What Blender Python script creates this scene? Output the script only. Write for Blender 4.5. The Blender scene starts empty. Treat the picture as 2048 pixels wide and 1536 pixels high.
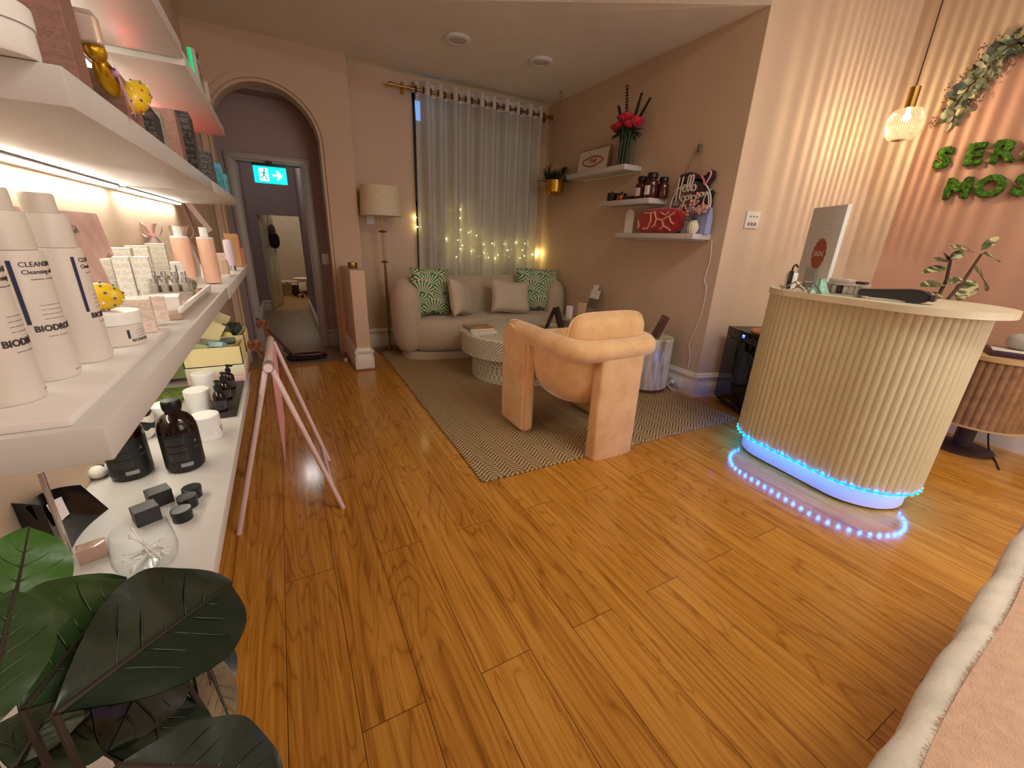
import bpy, bmesh, math, random
from mathutils import Vector, Matrix
random.seed(7)
PI=math.pi
C=bpy.context.scene.collection
# ---------------------------------------------------------------- camera
FPX=814.0; HC=1.28
def _n(v): return Vector(v).normalized()
_dY=_n((-469,-308,FPX)); _dD=_n((-94,2296,FPX)); _dX=_dD.cross(_dY).normalized(); _dD=_dY.cross(_dX)
_R=Matrix((_dX,_dY,-_dD))              # rows: world axes in camera coordinates (x right, y down, z forward)
def ray(u,v): return _R@_n((u-1024,v-768,FPX))
O=Vector((0,0,HC))
def F(u,v,z=0.0):
    d=ray(u,v); return O+d*((z-HC)/d.z)
def XP(u,v,x):
    d=ray(u,v); return O+d*(x/d.x)
def YP(u,v,y):
    d=ray(u,v); return O+d*(y/d.y)
def DP(u,v,t): return O+ray(u,v)*t
cd=bpy.data.cameras.new('camera'); cam=bpy.data.objects.new('camera',cd); C.objects.link(cam)
cd.sensor_width=36; cd.lens=FPX/2048*36; cd.clip_start=0.02; cd.clip_end=60
_m=Matrix.Identity(4)
for i in range(3):
    _m[i][0]=_R[i][0]; _m[i][1]=-_R[i][1]; _m[i][2]=-_R[i][2]; _m[i][3]=O[i]
cam.matrix_world=_m
bpy.context.scene.camera=cam
# ---------------------------------------------------------------- materials
def lin(c):
    r=[]
    for x in c[:3]:
        x=x/255.0; r.append(x/12.92 if x<=0.04045 else ((x+0.055)/1.055)**2.4)
    return (*r,1.0)
class S:
    def __init__(s,nt,k): s.nt=nt; s.k=k
    def m(s,op,*a):
        n=s.nt.nodes.new('ShaderNodeMath'); n.operation=op
        for i,x in enumerate((s,)+a):
            if isinstance(x,S): s.nt.links.new(x.k,n.inputs[i])
            else: n.inputs[i].default_value=x
        return S(s.nt,n.outputs[0])
    def __add__(s,o): return s.m('ADD',o)
    def __radd__(s,o): return s.m('ADD',o)
    def __sub__(s,o): return s.m('SUBTRACT',o)
    def __rsub__(s,o): return s.m('MULTIPLY',-1.0).m('ADD',o)
    def __mul__(s,o): return s.m('MULTIPLY',o)
    __rmul__=__mul__
    def __truediv__(s,o): return s.m('DIVIDE',o)
    def sin(s): return s.m('SINE')
    def fr(s): return s.m('FRACT')
    def fl(s): return s.m('FLOOR')
    def ab(s): return s.m('ABSOLUTE')
    def lt(s,o): return s.m('LESS_THAN',o)
    def gt(s,o): return s.m('GREATER_THAN',o)
    def mn(s,o): return s.m('MINIMUM',o)
    def mx(s,o): return s.m('MAXIMUM',o)
    def at2(s,o): return s.m('ARCTAN2',o)
    def sq(s): return s.m('SQRT')
    def pw(s,o): return s.m('POWER',o)
class Mat:
    def __init__(s,name):
        s.mat=bpy.data.materials.new(name); s.mat.use_nodes=True; s.nt=s.mat.node_tree
        s.b=s.nt.nodes['Principled BSDF']; s.out=s.nt.nodes['Material Output']
    def nd(s,t,**kw):
        n=s.nt.nodes.new(t)
        for k,v in kw.items(): setattr(n,k,v)
        return n
    def co(s,kind='Object'):
        t=s.nd('ShaderNodeTexCoord'); x=s.nd('ShaderNodeSeparateXYZ'); s.nt.links.new(t.outputs[kind],x.inputs[0])
        return [S(s.nt,x.outputs[i]) for i in range(3)]
    def vec(s,*a):
        n=s.nd('ShaderNodeCombineXYZ')
        for i,x in enumerate(a):
            if isinstance(x,S): s.nt.links.new(x.k,n.inputs[i])
            else: n.inputs[i].default_value=x
        return n.outputs[0]
    def noise(s,scale,vec=None,detail=3,dist=0,rough=0.5):
        n=s.nd('ShaderNodeTexNoise'); n.inputs['Scale'].default_value=scale; n.inputs['Detail'].default_value=detail
        n.inputs['Distortion'].default_value=dist; n.inputs['Roughness'].default_value=rough
        if vec is None: vec=s.nd('ShaderNodeTexCoord').outputs['Object']
        s.nt.links.new(vec,n.inputs['Vector']); return S(s.nt,n.outputs[0])
    def ramp(s,f,stops):
        n=s.nd('ShaderNodeValToRGB'); e=n.color_ramp.elements
        while len(e)<len(stops): e.new(0.5)
        for i,(p,c) in enumerate(stops): e[i].position=p; e[i].color=lin(c)
        s.nt.links.new(f.k,n.inputs[0]); return n.outputs[0]
    def mix(s,f,a,b):
        n=s.nd('ShaderNodeMix',data_type='RGBA')
        if isinstance(f,S): s.nt.links.new(f.k,n.inputs[0])
        else: n.inputs[0].default_value=f
        for i,x in ((6,a),(7,b)):
            if isinstance(x,tuple): n.inputs[i].default_value=lin(x)
            else: s.nt.links.new(x,n.inputs[i])
        return n.outputs[2]
    def col(s,k):
        if isinstance(k,tuple): s.b.inputs['Base Color'].default_value=lin(k)
        else: s.nt.links.new(k,s.b.inputs['Base Color'])
    def bump(s,f,st=0.2,d=0.01):
        n=s.nd('ShaderNodeBump'); n.inputs['Strength'].default_value=st; n.inputs['Distance'].default_value=d
        s.nt.links.new(f.k,n.inputs['Height']); s.nt.links.new(n.outputs[0],s.b.inputs['Normal'])
    def set(s,**kw):
        for k,v in kw.items(): s.b.inputs[k.replace('_',' ')].default_value=v
        return s
def P(name,c,rough=0.5,metal=0,var=0.06,nscale=6,bump=0,bscale=60,**kw):
    m=Mat(name)
    d=tuple(max(0,x*(1-var)) for x in c); l=tuple(min(255,x*(1+var)) for x in c)
    m.col(m.ramp(m.noise(nscale),[(0.3,d),(0.7,l)]) if var else c)
    m.set(Roughness=rough,Metallic=metal)
    if bump: m.bump(m.noise(bscale,detail=4),bump,0.004)
    for k,v in kw.items(): m.b.inputs[k.replace('_',' ')].default_value=v
    return m.mat
def EM(name,c,st,var=0):
    m=Mat(name); m.col(c); m.b.inputs['Emission Color'].default_value=lin(c); m.b.inputs['Emission Strength'].default_value=st
    m.set(Roughness=0.4); return m.mat
# ---------------------------------------------------------------- mesh builder
class M:
    def __init__(s): s.bm=bmesh.new()
    def _add(s,vs,fs):
        v=[s.bm.verts.new(p) for p in vs]
        for f in fs:
            try: s.bm.faces.new([v[i] for i in f])
            except ValueError: pass
        return v
    def box(s,c,sz,rz=0,bev=0,rot=None,seg=2):
        R=rot if rot else Matrix.Rotation(rz,3,'Z'); c=Vector(c)
        vs=[c+R@Vector((sx*sz[0]/2,sy*sz[1]/2,sz_*sz[2]/2)) for sx in(-1,1) for sy in(-1,1) for sz_ in(-1,1)]
        v=s._add(vs,[(0,1,3,2),(4,6,7,5),(0,4,5,1),(2,3,7,6),(0,2,6,4),(1,5,7,3)])
        if bev:
            es={e for a in v for e in a.link_edges}
            bmesh.ops.bevel(s.bm,geom=list(es),offset=bev,segments=seg,affect='EDGES',profile=0.5)
        return s
    def bx(s,x0,x1,y0,y1,z0,z1,bev=0): return s.box(((x0+x1)/2,(y0+y1)/2,(z0+z1)/2),(abs(x1-x0),abs(y1-y0),abs(z1-z0)),bev=bev)
    def loft(s,rings,cap=True,close=True):
        n=len(rings[0]); vs=[p for r in rings for p in r]; fs=[]
        for i in range(len(rings)-1):
            for j in range(n if close else n-1):
                k=(j+1)%n; fs.append((i*n+j,i*n+k,(i+1)*n+k,(i+1)*n+j))
        if cap and close:
            fs.append(tuple(range(n-1,-1,-1))); fs.append(tuple((len(rings)-1)*n+j for j in range(n)))
        s._add(vs,fs); return s
    def lathe(s,prof,seg=28,c=(0,0,0),rot=None,cap=True,ph=0,tw=None):
        c=Vector(c); rings=[]
        for r,z in prof:
            ring=[]
            for j in range(seg):
                a=2*PI*j/seg+ph; p=Vector((max(r,1e-5)*math.cos(a),max(r,1e-5)*math.sin(a),z))
                ring.append(c+(rot@p if rot else p))
            rings.append(ring)
        return s.loft(rings,cap)
    def cyl(s,p0,p1,r0,r1=None,seg=16):
        return s.tube([p0,p1],[r0,r0 if r1 is None else r1],seg)
    def tube(s,pts,r,seg=10,closed=False,cap=True,flat=1.0):
        pts=[Vector(p) for p in pts]; n=len(pts)
        if not isinstance(r,(list,tuple)): r=[r]*n
        rings=[]; up=None
        for i,p in enumerate(pts):
            if closed: t=pts[(i+1)%n]-pts[i-1]
            else: t=pts[min(i+1,n-1)]-pts[max(i-1,0)]
            t.normalize()
            if up is None: up=Vector((0,0,1)) if abs(t.z)<0.9 else Vector((1,0,0))
            a=t.cross(up).normalized(); up=a.cross(t).normalized()
            rings.append([p+(a*math.cos(2*PI*j/seg)*flat+up*math.sin(2*PI*j/seg))*r[i] for j in range(seg)])
        if closed: rings.append(rings[0]); return s.loft(rings,False)
        return s.loft(rings,cap)
    def sph(s,c,r,nu=16,nv=10,rot=None,e=1.0):
        c=Vector(c)
        if not isinstance(r,(tuple,list)): r=(r,r,r)
        sg=lambda x:math.copysign(abs(x)**e,x)
        rings=[]
        for i in range(1,nv):
            f=-PI/2+PI*i/nv; ring=[]
            for j in range(nu):
                a=2*PI*j/nu; p=Vector((r[0]*sg(math.cos(f))*sg(math.cos(a)),r[1]*sg(math.cos(f))*sg(math.sin(a)),r[2]*sg(math.sin(f))))
                ring.append(c+(rot@p if rot else p))
            rings.append(ring)
        n=nu; vs=[p for q in rings for p in q]; b=len(vs)
        lo=Vector((0,0,-r[2])); hi=Vector((0,0,r[2])); vs+=[c+(rot@lo if rot else lo),c+(rot@hi if rot else hi)]
        fs=[(i*n+j,i*n+(j+1)%n,(i+1)*n+(j+1)%n,(i+1)*n+j) for i in range(len(rings)-1) for j in range(n)]
        fs+=[(b,(j+1)%n,j) for j in range(n)]+[(b+1,(len(rings)-1)*n+j,(len(rings)-1)*n+(j+1)%n) for j in range(n)]
        s._add(vs,fs); return s
    def prism(s,poly,d,org=(0,0,0),ax=((1,0,0),(0,1,0)),bev=0):
        a,b=Vector(ax[0]),Vector(ax[1]); nrm=a.cross(b); org=Vector(org)
        lo=[org+a*x+b*y for x,y in poly]; hi=[p+nrm*d for p in lo]; n=len(poly)
        v=s._add(lo+hi,[tuple(range(n-1,-1,-1)),tuple(range(n,2*n))]+[(i,(i+1)%n,n+(i+1)%n,n+i) for i in range(n)])
        if bev:
            es={e for q in v for e in q.link_edges}
            bmesh.ops.bevel(s.bm,geom=list(es),offset=bev,segments=2,affect='EDGES')
        return s
    def grid(s,f,nu,nv,closeu=False):
        vs=[f(i/nu,j/nv) for j in range(nv+1) for i in range(nu+(0 if closeu else 1))]; w=nu if closeu else nu+1; fs=[]
        for j in range(nv):
            for i in range(nu):
                k=(i+1)%w if closeu else i+1
                fs.append((j*w+i,j*w+k,(j+1)*w+k,(j+1)*w+i))
        s._add(vs,fs); return s
    def leaf(s,base,tip,nrm,w,th=0.0006,droop=0.0,fold=0.15,nu=6,nv=10,shape=1.0,wave=0):
        base,tip,nrm=Vector(base),Vector(tip),Vector(nrm).normalized()
        d=tip-base; L=d.length; t=d.normalized(); sd=t.cross(nrm).normalized(); nrm=sd.cross(t)
        def prof(v): return (math.sin(PI*min(1,v**shape))**0.75)*(1.0 if v<1 else 0)
        def f(sign):
            def g(u,v):
                x=(u*2-1)*w/2*max(prof(v),0.02)
                h=fold*abs(x)-droop*L*v*v+wave*math.sin(v*16+ (1 if u>.5 else -1)*1.2)*abs(u*2-1)**2*w*0.1
                # vein ripple
                h+=0.012*w*math.cos(abs(u*2-1)*2.2+v*22)*(abs(u*2-1))*(1-abs(u*2-1))*3
                return base+t*(L*v)+sd*x+nrm*(h+sign*th/2)
            return g
        s.grid(f(1),nu,nv); s.grid(f(-1),nu,nv); return s
    def text(s,body,size,fmat,ext=0.001,align='CENTER',bevel=0,spacing=1.0,bold=0.0,shear=0,line=1.0,bend=None,res=3):
        cu=bpy.data.curves.new('tmp','FONT'); cu.body=body; cu.size=size; cu.extrude=ext; cu.align_x=align; cu.align_y='CENTER'
        cu.bevel_depth=bevel; cu.space_character=spacing; cu.offset=bold; cu.shear=shear; cu.space_line=line; cu.resolution_u=res
        o=bpy.data.objects.new('tmp',cu); C.objects.link(o)
        dg=bpy.context.evaluated_depsgraph_get(); dg.update()
        me=bpy.data.meshes.new_from_object(o.evaluated_get(dg))
        vs=[v.co.copy() for v in me.vertices]; fs=[tuple(p.vertices) for p in me.polygons]
        if bend: vs=[Vector(((bend+p.z)*math.sin(p.x/bend),p.y,(bend+p.z)*math.cos(p.x/bend)-bend)) for p in vs]
        s._add([fmat@p for p in vs],fs)
        bpy.data.objects.remove(o); bpy.data.curves.remove(cu); bpy.data.meshes.remove(me); return s
    def mesh(s,name,mat,ang=0.6):
        me=bpy.data.meshes.new(name); bmesh.ops.recalc_face_normals(s.bm,faces=s.bm.faces[:]); s.bm.to_mesh(me); s.bm.free()
        for m in (mat if isinstance(mat,(list,tuple)) else [mat]): me.materials.append(m)
        me.shade_smooth()
        try: me.set_sharp_from_angle(angle=ang)
        except Exception: pass
        return me
def FM(org,x,y):
    """matrix placing a text's x/y plane at org with directions x and y"""
    x=Vector(x).normalized(); y=Vector(y).normalized(); z=x.cross(y).normalized(); y=z.cross(x)
    m=Matrix.Identity(4)
    for i in range(3): m[i][0]=x[i]; m[i][1]=y[i]; m[i][2]=z[i]; m[i][3]=org[i]
    return m
def tag(o,label,cat,group=None,kind=None):
    if label: o['label']=label
    if cat: o['category']=cat
    if group: o['group']=group
    if kind: o['kind']=kind
    return o
def thing(name,label,cat,loc=(0,0,0),rz=0,group=None,rot=None):
    o=bpy.data.objects.new(name,None); o.empty_display_size=0.05; C.objects.link(o)
    o.location=loc
    o.rotation_euler=rot if rot else (0,0,rz)
    return tag(o,label,cat,group)
def part(m,name,mat,parent,label=None,ang=0.6):
    o=bpy.data.objects.new(name,m.mesh(name,mat,ang)); C.objects.link(o); o.parent=parent
    if label: o['label']=label
    return o
def solo(m,name,mat,label,cat,loc=(0,0,0),rz=0,group=None,rot=None,kind=None,ang=0.6):
    o=bpy.data.objects.new(name,m.mesh(name,mat,ang)); C.objects.link(o); o.location=loc
    o.rotation_euler=rot if rot else (0,0,rz)
    return tag(o,label,cat,group,kind)
def struct(m,name,mat,parent=None,label=None):
    o=bpy.data.objects.new(name,m.mesh(name,mat)); C.objects.link(o)
    if parent: o.parent=parent
    else: o['kind']='structure'
    if label: o['label']=label
    return o
def arc(c,r,a0,a1,n): return [(c[0]+r*math.cos(a0+(a1-a0)*i/n),c[1]+r*math.sin(a0+(a1-a0)*i/n)) for i in range(n+1)]
# ================================================================ room
PINK=P('pink_wall_paint',(211,186,160),0.75,var=0.02,nscale=1.5,bump=0.08,bscale=160)
TERRA=P('terracotta_wall_paint',(196,152,128),0.75,var=0.02,nscale=1.5,bump=0.08,bscale=160)
MAUVE=P('mauve_hall_paint',(164,146,144),0.7,var=0.02,nscale=1.5)
CEIL=P('ceiling_paint',(238,230,212),0.8,var=0.02,nscale=2,bump=0.1,bscale=120)
WTRIM=P('white_gloss_trim',(232,224,212),0.35,var=0.02)
GTRIM=P('grey_gloss_trim',(178,172,166),0.4,var=0.02)
WHITE=P('white_laminate',(206,201,196),0.4,var=0.015)
WPL=P('white_plastic',(238,236,230),0.35,var=0.01)
BLACK=P('black_plastic',(18,18,20),0.35,var=0.05)
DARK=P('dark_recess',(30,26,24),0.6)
BRASS=P('brass',(176,136,70),0.28,1.0,var=0.04)
BRONZE=P('antique_bronze',(150,112,74),0.35,0.9,var=0.04)
CHROME=P('chrome',(200,198,196),0.18,1.0,var=0.02)
GOLD=P('gold_metal',(190,148,50),0.3,1.0,var=0.04)
# floor boards
def floor_mat(name,tint=1.0):
    m=Mat(name); x,y,z=m.co()
    br=m.nd('ShaderNodeTexBrick'); br.offset=0.5; br.squash=1.0
    m.nt.links.new(m.vec(y-0.155,x-0.03),br.inputs['Vector'])
    br.inputs['Scale'].default_value=1.0; br.inputs['Brick Width'].default_value=1.31; br.inputs['Row Height'].default_value=0.177
    br.inputs['Mortar Size'].default_value=0.0011; br.inputs['Mortar Smooth'].default_value=0.0; br.inputs['Bias'].default_value=0.0
    br.inputs['Color1'].default_value=(0,0,0,1); br.inputs['Color2'].default_value=(1,1,1,1); br.inputs['Mortar'].default_value=(0.5,0.5,0.5,1)
    sp=m.nd('ShaderNodeSeparateColor'); m.nt.links.new(br.outputs['Color'],sp.inputs[0]); rnd=S(m.nt,sp.outputs[0]); mort=S(m.nt,br.outputs['Fac'])
    row=((x-0.03)/0.177).fl(); off=rnd*17.0+row*3.7
    ln=m.noise(1.0,m.vec(x*6.0+off,y*0.75+off,0.0),2,0.7)           # broad cathedral field
    rings=(1.0-((ln*15.0).fr()-0.5).ab()*2.0).pw(5.0)
    fine=m.noise(1.0,m.vec(x*70.0+off,y*1.6,0.0),4,0.5)
    patch=m.noise(1.0,m.vec(x*9.0+off,y*0.8,3.0),3)
    f=(0.13+fine*0.62+patch*0.22+rnd*0.07-rings*0.17)
    c=m.ramp(f,[(0.22,tuple(v*tint for v in (116,70,20))),(0.45,tuple(v*tint for v in (168,108,36))),(0.62,tuple(v*tint for v in (196,136,54))),(0.85,tuple(v*tint for v in (214,162,78)))])
    m.col(m.mix(mort,c,(62,32,14)))
    m.set(Roughness=0.22,Specular_IOR_Level=0.5)
    r=fine*0.10+0.09
    m.nt.links.new(r.k,m.b.inputs['Roughness'])
    m.bump(fine*0.35-mort*2.0,0.10,0.003)
    return m.mat
FLOOR=floor_mat('oak_laminate_boards')
struct(M().bx(-2,4.6,-2.7,4.5,-0.06,0).bx(0.6,4.6,4.5,5.3,-0.06,0),'floor',FLOOR)
HF=Mat('grey_brown_hall_boards'); x,y,z=HF.co(); gr=HF.noise(1.0,HF.vec(x*40.0,y*1.5,0.0),3); sm=((x/0.177).fr()).lt(0.012)
HF.col(HF.mix(sm,HF.ramp(gr,[(0.3,(118,98,76)),(0.7,(146,124,98))]),(70,54,40))); HF.set(Roughness=0.35); HF=HF.mat
FR=Mat('far_room_boards'); x,y,z=FR.co(); gr=FR.noise(1.0,FR.vec(x*40.0,y*1.5,0.0),3); FR.col(FR.ramp(gr,[(0.3,(158,122,72)),(0.7,(184,146,92))])); FR.set(Roughness=0.3); FR=FR.mat
struct(M().bx(-2,0.6,4.5,7.95,-0.06,-0.0005),'floor_hall',HF)
struct(M().bx(-2,4.6,7.95,11.5,-0.06,-0.0005),'floor_far_room',FR)
ZC=2.845; ZM=3.4
# --- walls
struct(M().bx(-0.60,-0.48,-2.7,4.98,0,ZM),'wall_left',PINK)
w=M()
n=40; cx,zs,Rr=0.03,2.06,0.43
def archwall(m,x0,x1,y0,y1,top):
    pts=[(x0,0),(cx-Rr,0)]+[(cx-Rr*math.cos(PI*i/n),zs+Rr*math.sin(PI*i/n)) for i in range(n+1)]+[(cx+Rr,0),(x1,0),(x1,top),(x0,top)]
    # front and back as strips between the arch and the outer box
    for yy in (y0,y1):
        inner=[(cx-Rr,0)]+[(cx-Rr*math.cos(PI*i/n),zs+Rr*math.sin(PI*i/n)) for i in range(n+1)]+[(cx+Rr,0)]
        outer=[(x0,0)]+[(x0+(x1-x0)*i/n,top) for i in range(n+1)]+[(x1,0)]
        outer[1]=(x0,top); 
        vs=[(a,yy,b) for a,b in inner]+[(a,yy,b) for a,b in outer]; k=len(inner)
        m._add(vs,[(i,i+1,k+i+1,k+i) for i in range(k-1)])
    inner=[(cx-Rr,0)]+[(cx-Rr*math.cos(PI*i/n),zs+Rr*math.sin(PI*i/n)) for i in range(n+1)]+[(cx+Rr,0)]
    for pl in (inner,[(x0,0),(x0,top),(x1,top),(x1,0)]):
        vs=[(a,y0,b) for a,b in pl]+[(a,y1,b) for a,b in pl]; k=len(pl)
        m._add(vs,[(i,i+1,k+i+1,k+i) for i in range(k-1)])
    bmesh.ops.remove_doubles(m.bm,verts=m.bm.verts[:],dist=1e-5)
archwall(w,-0.48,0.76,4.80,4.98,ZC); struct(w,'wall_arch',PINK)
t=M()
for r0,r1,d in ((Rr,Rr+0.018,0.012),(Rr+0.03,Rr+0.075,0.018)):
    prof=[(cx-r0,0)]+[(cx-r0*math.cos(PI*i/n),zs+r0*math.sin(PI*i/n)) for i in range(n+1)]+[(cx+r0,0)]
    pro2=[(cx-r1,0)]+[(cx-r1*math.cos(PI*i/n),zs+r1*math.sin(PI*i/n)) for i in range(n+1)]+[(cx+r1,0)]
    k=len(prof)
    for a,b,ya,yb in ((prof,pro2,4.80-d,4.80-d),(pro2,pro2,4.80-d,4.80),(prof,prof,4.80,4.80-d)):
        vs=[(p[0],ya,p[1]) for p in a]+[(p[0],yb,p[1]) for p in b]
        t._add(vs,[(i,i+1,k+i+1,k+i) for i in range(k-1)])
struct(t,'trim_1',PINK,label='moulded arch surround')
# half wall beside the arch
struct(M().bx(0.535,0.665,4.11,4.80,0,0.955,bev=0.004),'wall_half',PINK)
# window wall with opening
wx0,wx1,wz0,wz1=1.42,2.98,0.55,2.72
w=M().bx(0.76,wx0,4.97,5.2,0,ZC).bx(wx1,3.13,4.97,5.2,0,ZC).bx(wx0,wx1,4.97,5.2,0,wz0).bx(wx0,wx1,4.97,5.2,wz1,ZC)
struct(w,'wall_window',PINK)
NIGHT=Mat('night_glass'); NIGHT.col((14,20,30)); NIGHT.set(Roughness=0.06); NIGHT=NIGHT.mat
win=struct(M().bx(wx0,wx1,5.10,5.115,wz0,wz1),'window_1',NIGHT)
f=M()
for a,b,c,d in ((wx0,wx0+0.06,wz0,wz1),(wx1-0.06,wx1,wz0,wz1),(wx0,wx1,wz0,wz0+0.06),(wx0,wx1,wz1-0.06,wz1),(wx0,wx1,1.60,1.66)): f.bx(a,b,5.06,5.10,c,d)
struct(f,'window_frame',P('dark_window_frame',(52,54,60),0.4),win)
# side wall of the sofa alcove and the angled wall
struct(M().bx(3.13,3.25,2.2335,5.2,0,ZC+0.1),'wall_side',PINK)
pa,pb=Vector((3.13,2.2335,0)),Vector((4.4,1.90,0)); pt=(pb-pa).normalized(); pn=Vector((-pt.y,pt.x,0))
def quadwall(a,b,th,z0,z1): # thickness away from the room (along +left normal)
    d=(b-a).normalized(); nn=Vector((-d.y,d.x,0))*th
    return [(a.x,a.y),(b.x,b.y),(b.x+nn.x,b.y+nn.y),(a.x+nn.x,a.y+nn.y)],z1-z0,(0,0,z0)
pl,h,og=quadwall(pa,pb,0.10,0,ZM); struct(M().prism(pl,h,og),'wall_angled',PINK)
struct(M().bx(4.4,4.52,-2.7,1.93,0,ZM),'wall_right',PINK)
struct(M().bx(-0.6,4.52,-2.82,-2.7,0,ZM),'wall_back',PINK)
# bulkhead above the alcove opening, alcove ceiling, main ceiling
ba=Vector((-0.48,2.2335+3.61*0.6243,0)); bb=Vector((3.13,2.2335,0))
d=(bb-ba).normalized(); nn=Vector((-d.y,d.x,0))*0.10
struct(M().prism([(ba.x,ba.y),(bb.x,bb.y),(bb.x+nn.x,bb.y+nn.y),(ba.x+nn.x,ba.y+nn.y)],ZM-ZC,(0,0,ZC)),'wall_bulkhead',PINK)
struct(M().prism([(3.13,2.2335),(3.13,5.2),(-0.48,5.2),(-0.48,ba.y)],0.06,(0,0,ZC-0.001)),'ceiling',CEIL)
struct(M().prism([(-0.6,-2.7),(4.5,-2.7),(4.5,2.0),(3.2,2.4),(-0.6,4.8)],0.06,(0,0,ZM)),'ceiling_main',CEIL)
# --- hallway behind the arch
YD=5.2
a0=YP(446,304,YD).x; a1=YP(463,323,YD).x; b1=YP(617,320,YD).x; b0=YP(605,335,YD).x; zt=YP(540,312,YD).z; zi=YP(540,328,YD).z
b0=min(b0,0.30); b1=b0+0.075; a1=a0+0.075
w=M().bx(-0.9,a1,YD,YD+0.1,0,2.62).bx(b0,0.9,YD,YD+0.1,0,2.62).bx(a1,b0,YD,YD+0.1,zi,2.62)
struct(w,'wall_hall',MAUVE)
struct(M().bx(-0.9,0.9,4.98,YD+0.1,2.47,2.62),'ceiling_lobby',MAUVE)
struct(M().bx(-0.52,-0.44,4.98,YD,0,2.5).bx(0.50,0.58,4.98,YD,0,2.5),'wall_lobby',MAUVE)
t=M()
for x0,x1 in ((a0,a1),(b0,b1)): t.bx(x0,x1,YD-0.025,YD,0,zt,bev=0.006); t.bx(x0+0.015,x1-0.015,YD-0.035,YD,0,zt-0.015,bev=0.004)
t.bx(a0-0.002,b1+0.002,YD-0.028,YD-0.0005,zi+0.001,zt+0.002,bev=0.006); t.bx(a0+0.012,b1-0.012,YD-0.038,YD-0.001,zi+0.02,zt-0.014,bev=0.004)
t.bx(a1-0.001,a1+0.012,YD,YD+0.1,0,zi).bx(b0-0.012,b0+0.001,YD,YD+0.1,0,zi)
struct(t,'door_1',GTRIM,label='grey moulded door frame under the exit sign')
YE=7.95
struct(M().bx(-0.5,-0.375,YD+0.1,YE+0.1,0,2.6),'wall_hall_left',MAUVE)
struct(M().bx(0.335,0.45,YD+0.1,YE+0.1,0,2.6),'wall_hall_right',MAUVE)
zh=YP(560,431,YE).z
struct(M().bx(-0.375,-0.25,YE,YE+0.1,0,2.6).bx(-0.25,0.335,YE,YE+0.1,zh,2.6),'wall_hall_end',MAUVE)
struct(M().bx(-0.5,0.45,YD,YE+0.1,2.6,2.66),'ceiling_hall',CEIL)
FARW=P('far_room_paint',(196,184,170),0.7,var=0.02)
struct(M().bx(-1.6,1.8,10.9,11.0,0,2.6).bx(-1.7,-1.6,YE,11,0,2.6).bx(1.8,1.9,YE,11,0,2.6).bx(-1.6,-0.38,YE+0.02,YE+0.1,0,2.6).bx(0.4,1.8,YE+0.02,YE+0.1,0,2.6),'wall_far_room',FARW)
struct(M().bx(-1.7,1.9,YE+0.1,11.0,2.6,2.66),'ceiling_far_room',CEIL)
# --- baseboards
def skirt(m,a,b,h=0.22,out=None,ins=(0,0)):
    a=Vector((*a,0)); b=Vector((*b,0)); d=(b-a).normalized(); o=Vector((d.y,-d.x,0))     # room is to the right of a->b
    prof=[(0,0),(0.024,0),(0.024,h*0.60),(0.018,h*0.64),(0.016,h*0.74),(0.024,h*0.78),(0.026,h*0.86),(0.016,h*0.90),(0.012,h*0.97),(0,h)]
    rings=[]
    for p,e in ((a-d*ins[0],-1),(b+d*ins[1],1)):
        rings.append([p+o*x+Vector((0,0,z)) for x,z in prof])
    m.loft(rings)
    return m
struct(skirt(M(),(0.76,4.97),(3.13,4.97)),'baseboard_window',WTRIM)
struct(skirt(M(),(3.13,5.0),(3.13,2.2335),ins=(0,0.02)),'baseboard_side',WTRIM)
struct(skirt(M(),(3.13,2.2335),(4.4,1.90),ins=(0.02,0)),'baseboard_angled',WTRIM)
struct(skirt(M(),(4.4,1.9),(4.4,-2.6)),'baseboard_right',WTRIM)
m=skirt(M(),(0.535,4.80),(0.535,4.11),ins=(0,0.024)); skirt(m,(0.535,4.11),(0.665,4.11),ins=(0.0,0.0)); skirt(m,(0.665,4.11),(0.665,4.80),ins=(0.024,0))
struct(m,'baseboard_half',WTRIM)
m=skirt(M(),(b1,YD),(0.50,YD),0.2); struct(m,'baseboard_hall',GTRIM)
struct(skirt(M(),(0.335,YE),(0.335,YD+0.1),0.17),'baseboard_hall_right',WTRIM)
m=skirt(M(),(-0.375,YD+0.1),(-0.375,YE),0.17); skirt(m,(-0.375,YE),(-0.25,YE),0.17); struct(m,'baseboard_hall_left',WTRIM)
struct(skirt(M(),(-1.6,10.9),(1.8,10.9),0.2),'baseboard_far_room',WTRIM)
OAKT=P('wood_floor_trim',(150,96,46),0.4,var=0.1,nscale=30)
m=M().bx(-0.48,0.50,4.47,4.51,0,0.006,bev=0.002); struct(m,'trim_2',OAKT,label='wooden threshold strip')
m=M().bx(0.492,0.512,4.06,4.79,0,0.014,bev=0.004).bx(0.492,0.72,4.055,4.083,0,0.014,bev=0.004); struct(m,'trim_3',OAKT,label='oak quadrant bead around the half wall')
solo(M().bx(0.443,0.478,4.42,4.46,0,0.035,bev=0.004),'door_stop',WPL,'small white block on the floor beside the arch foot','door stop')
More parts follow.
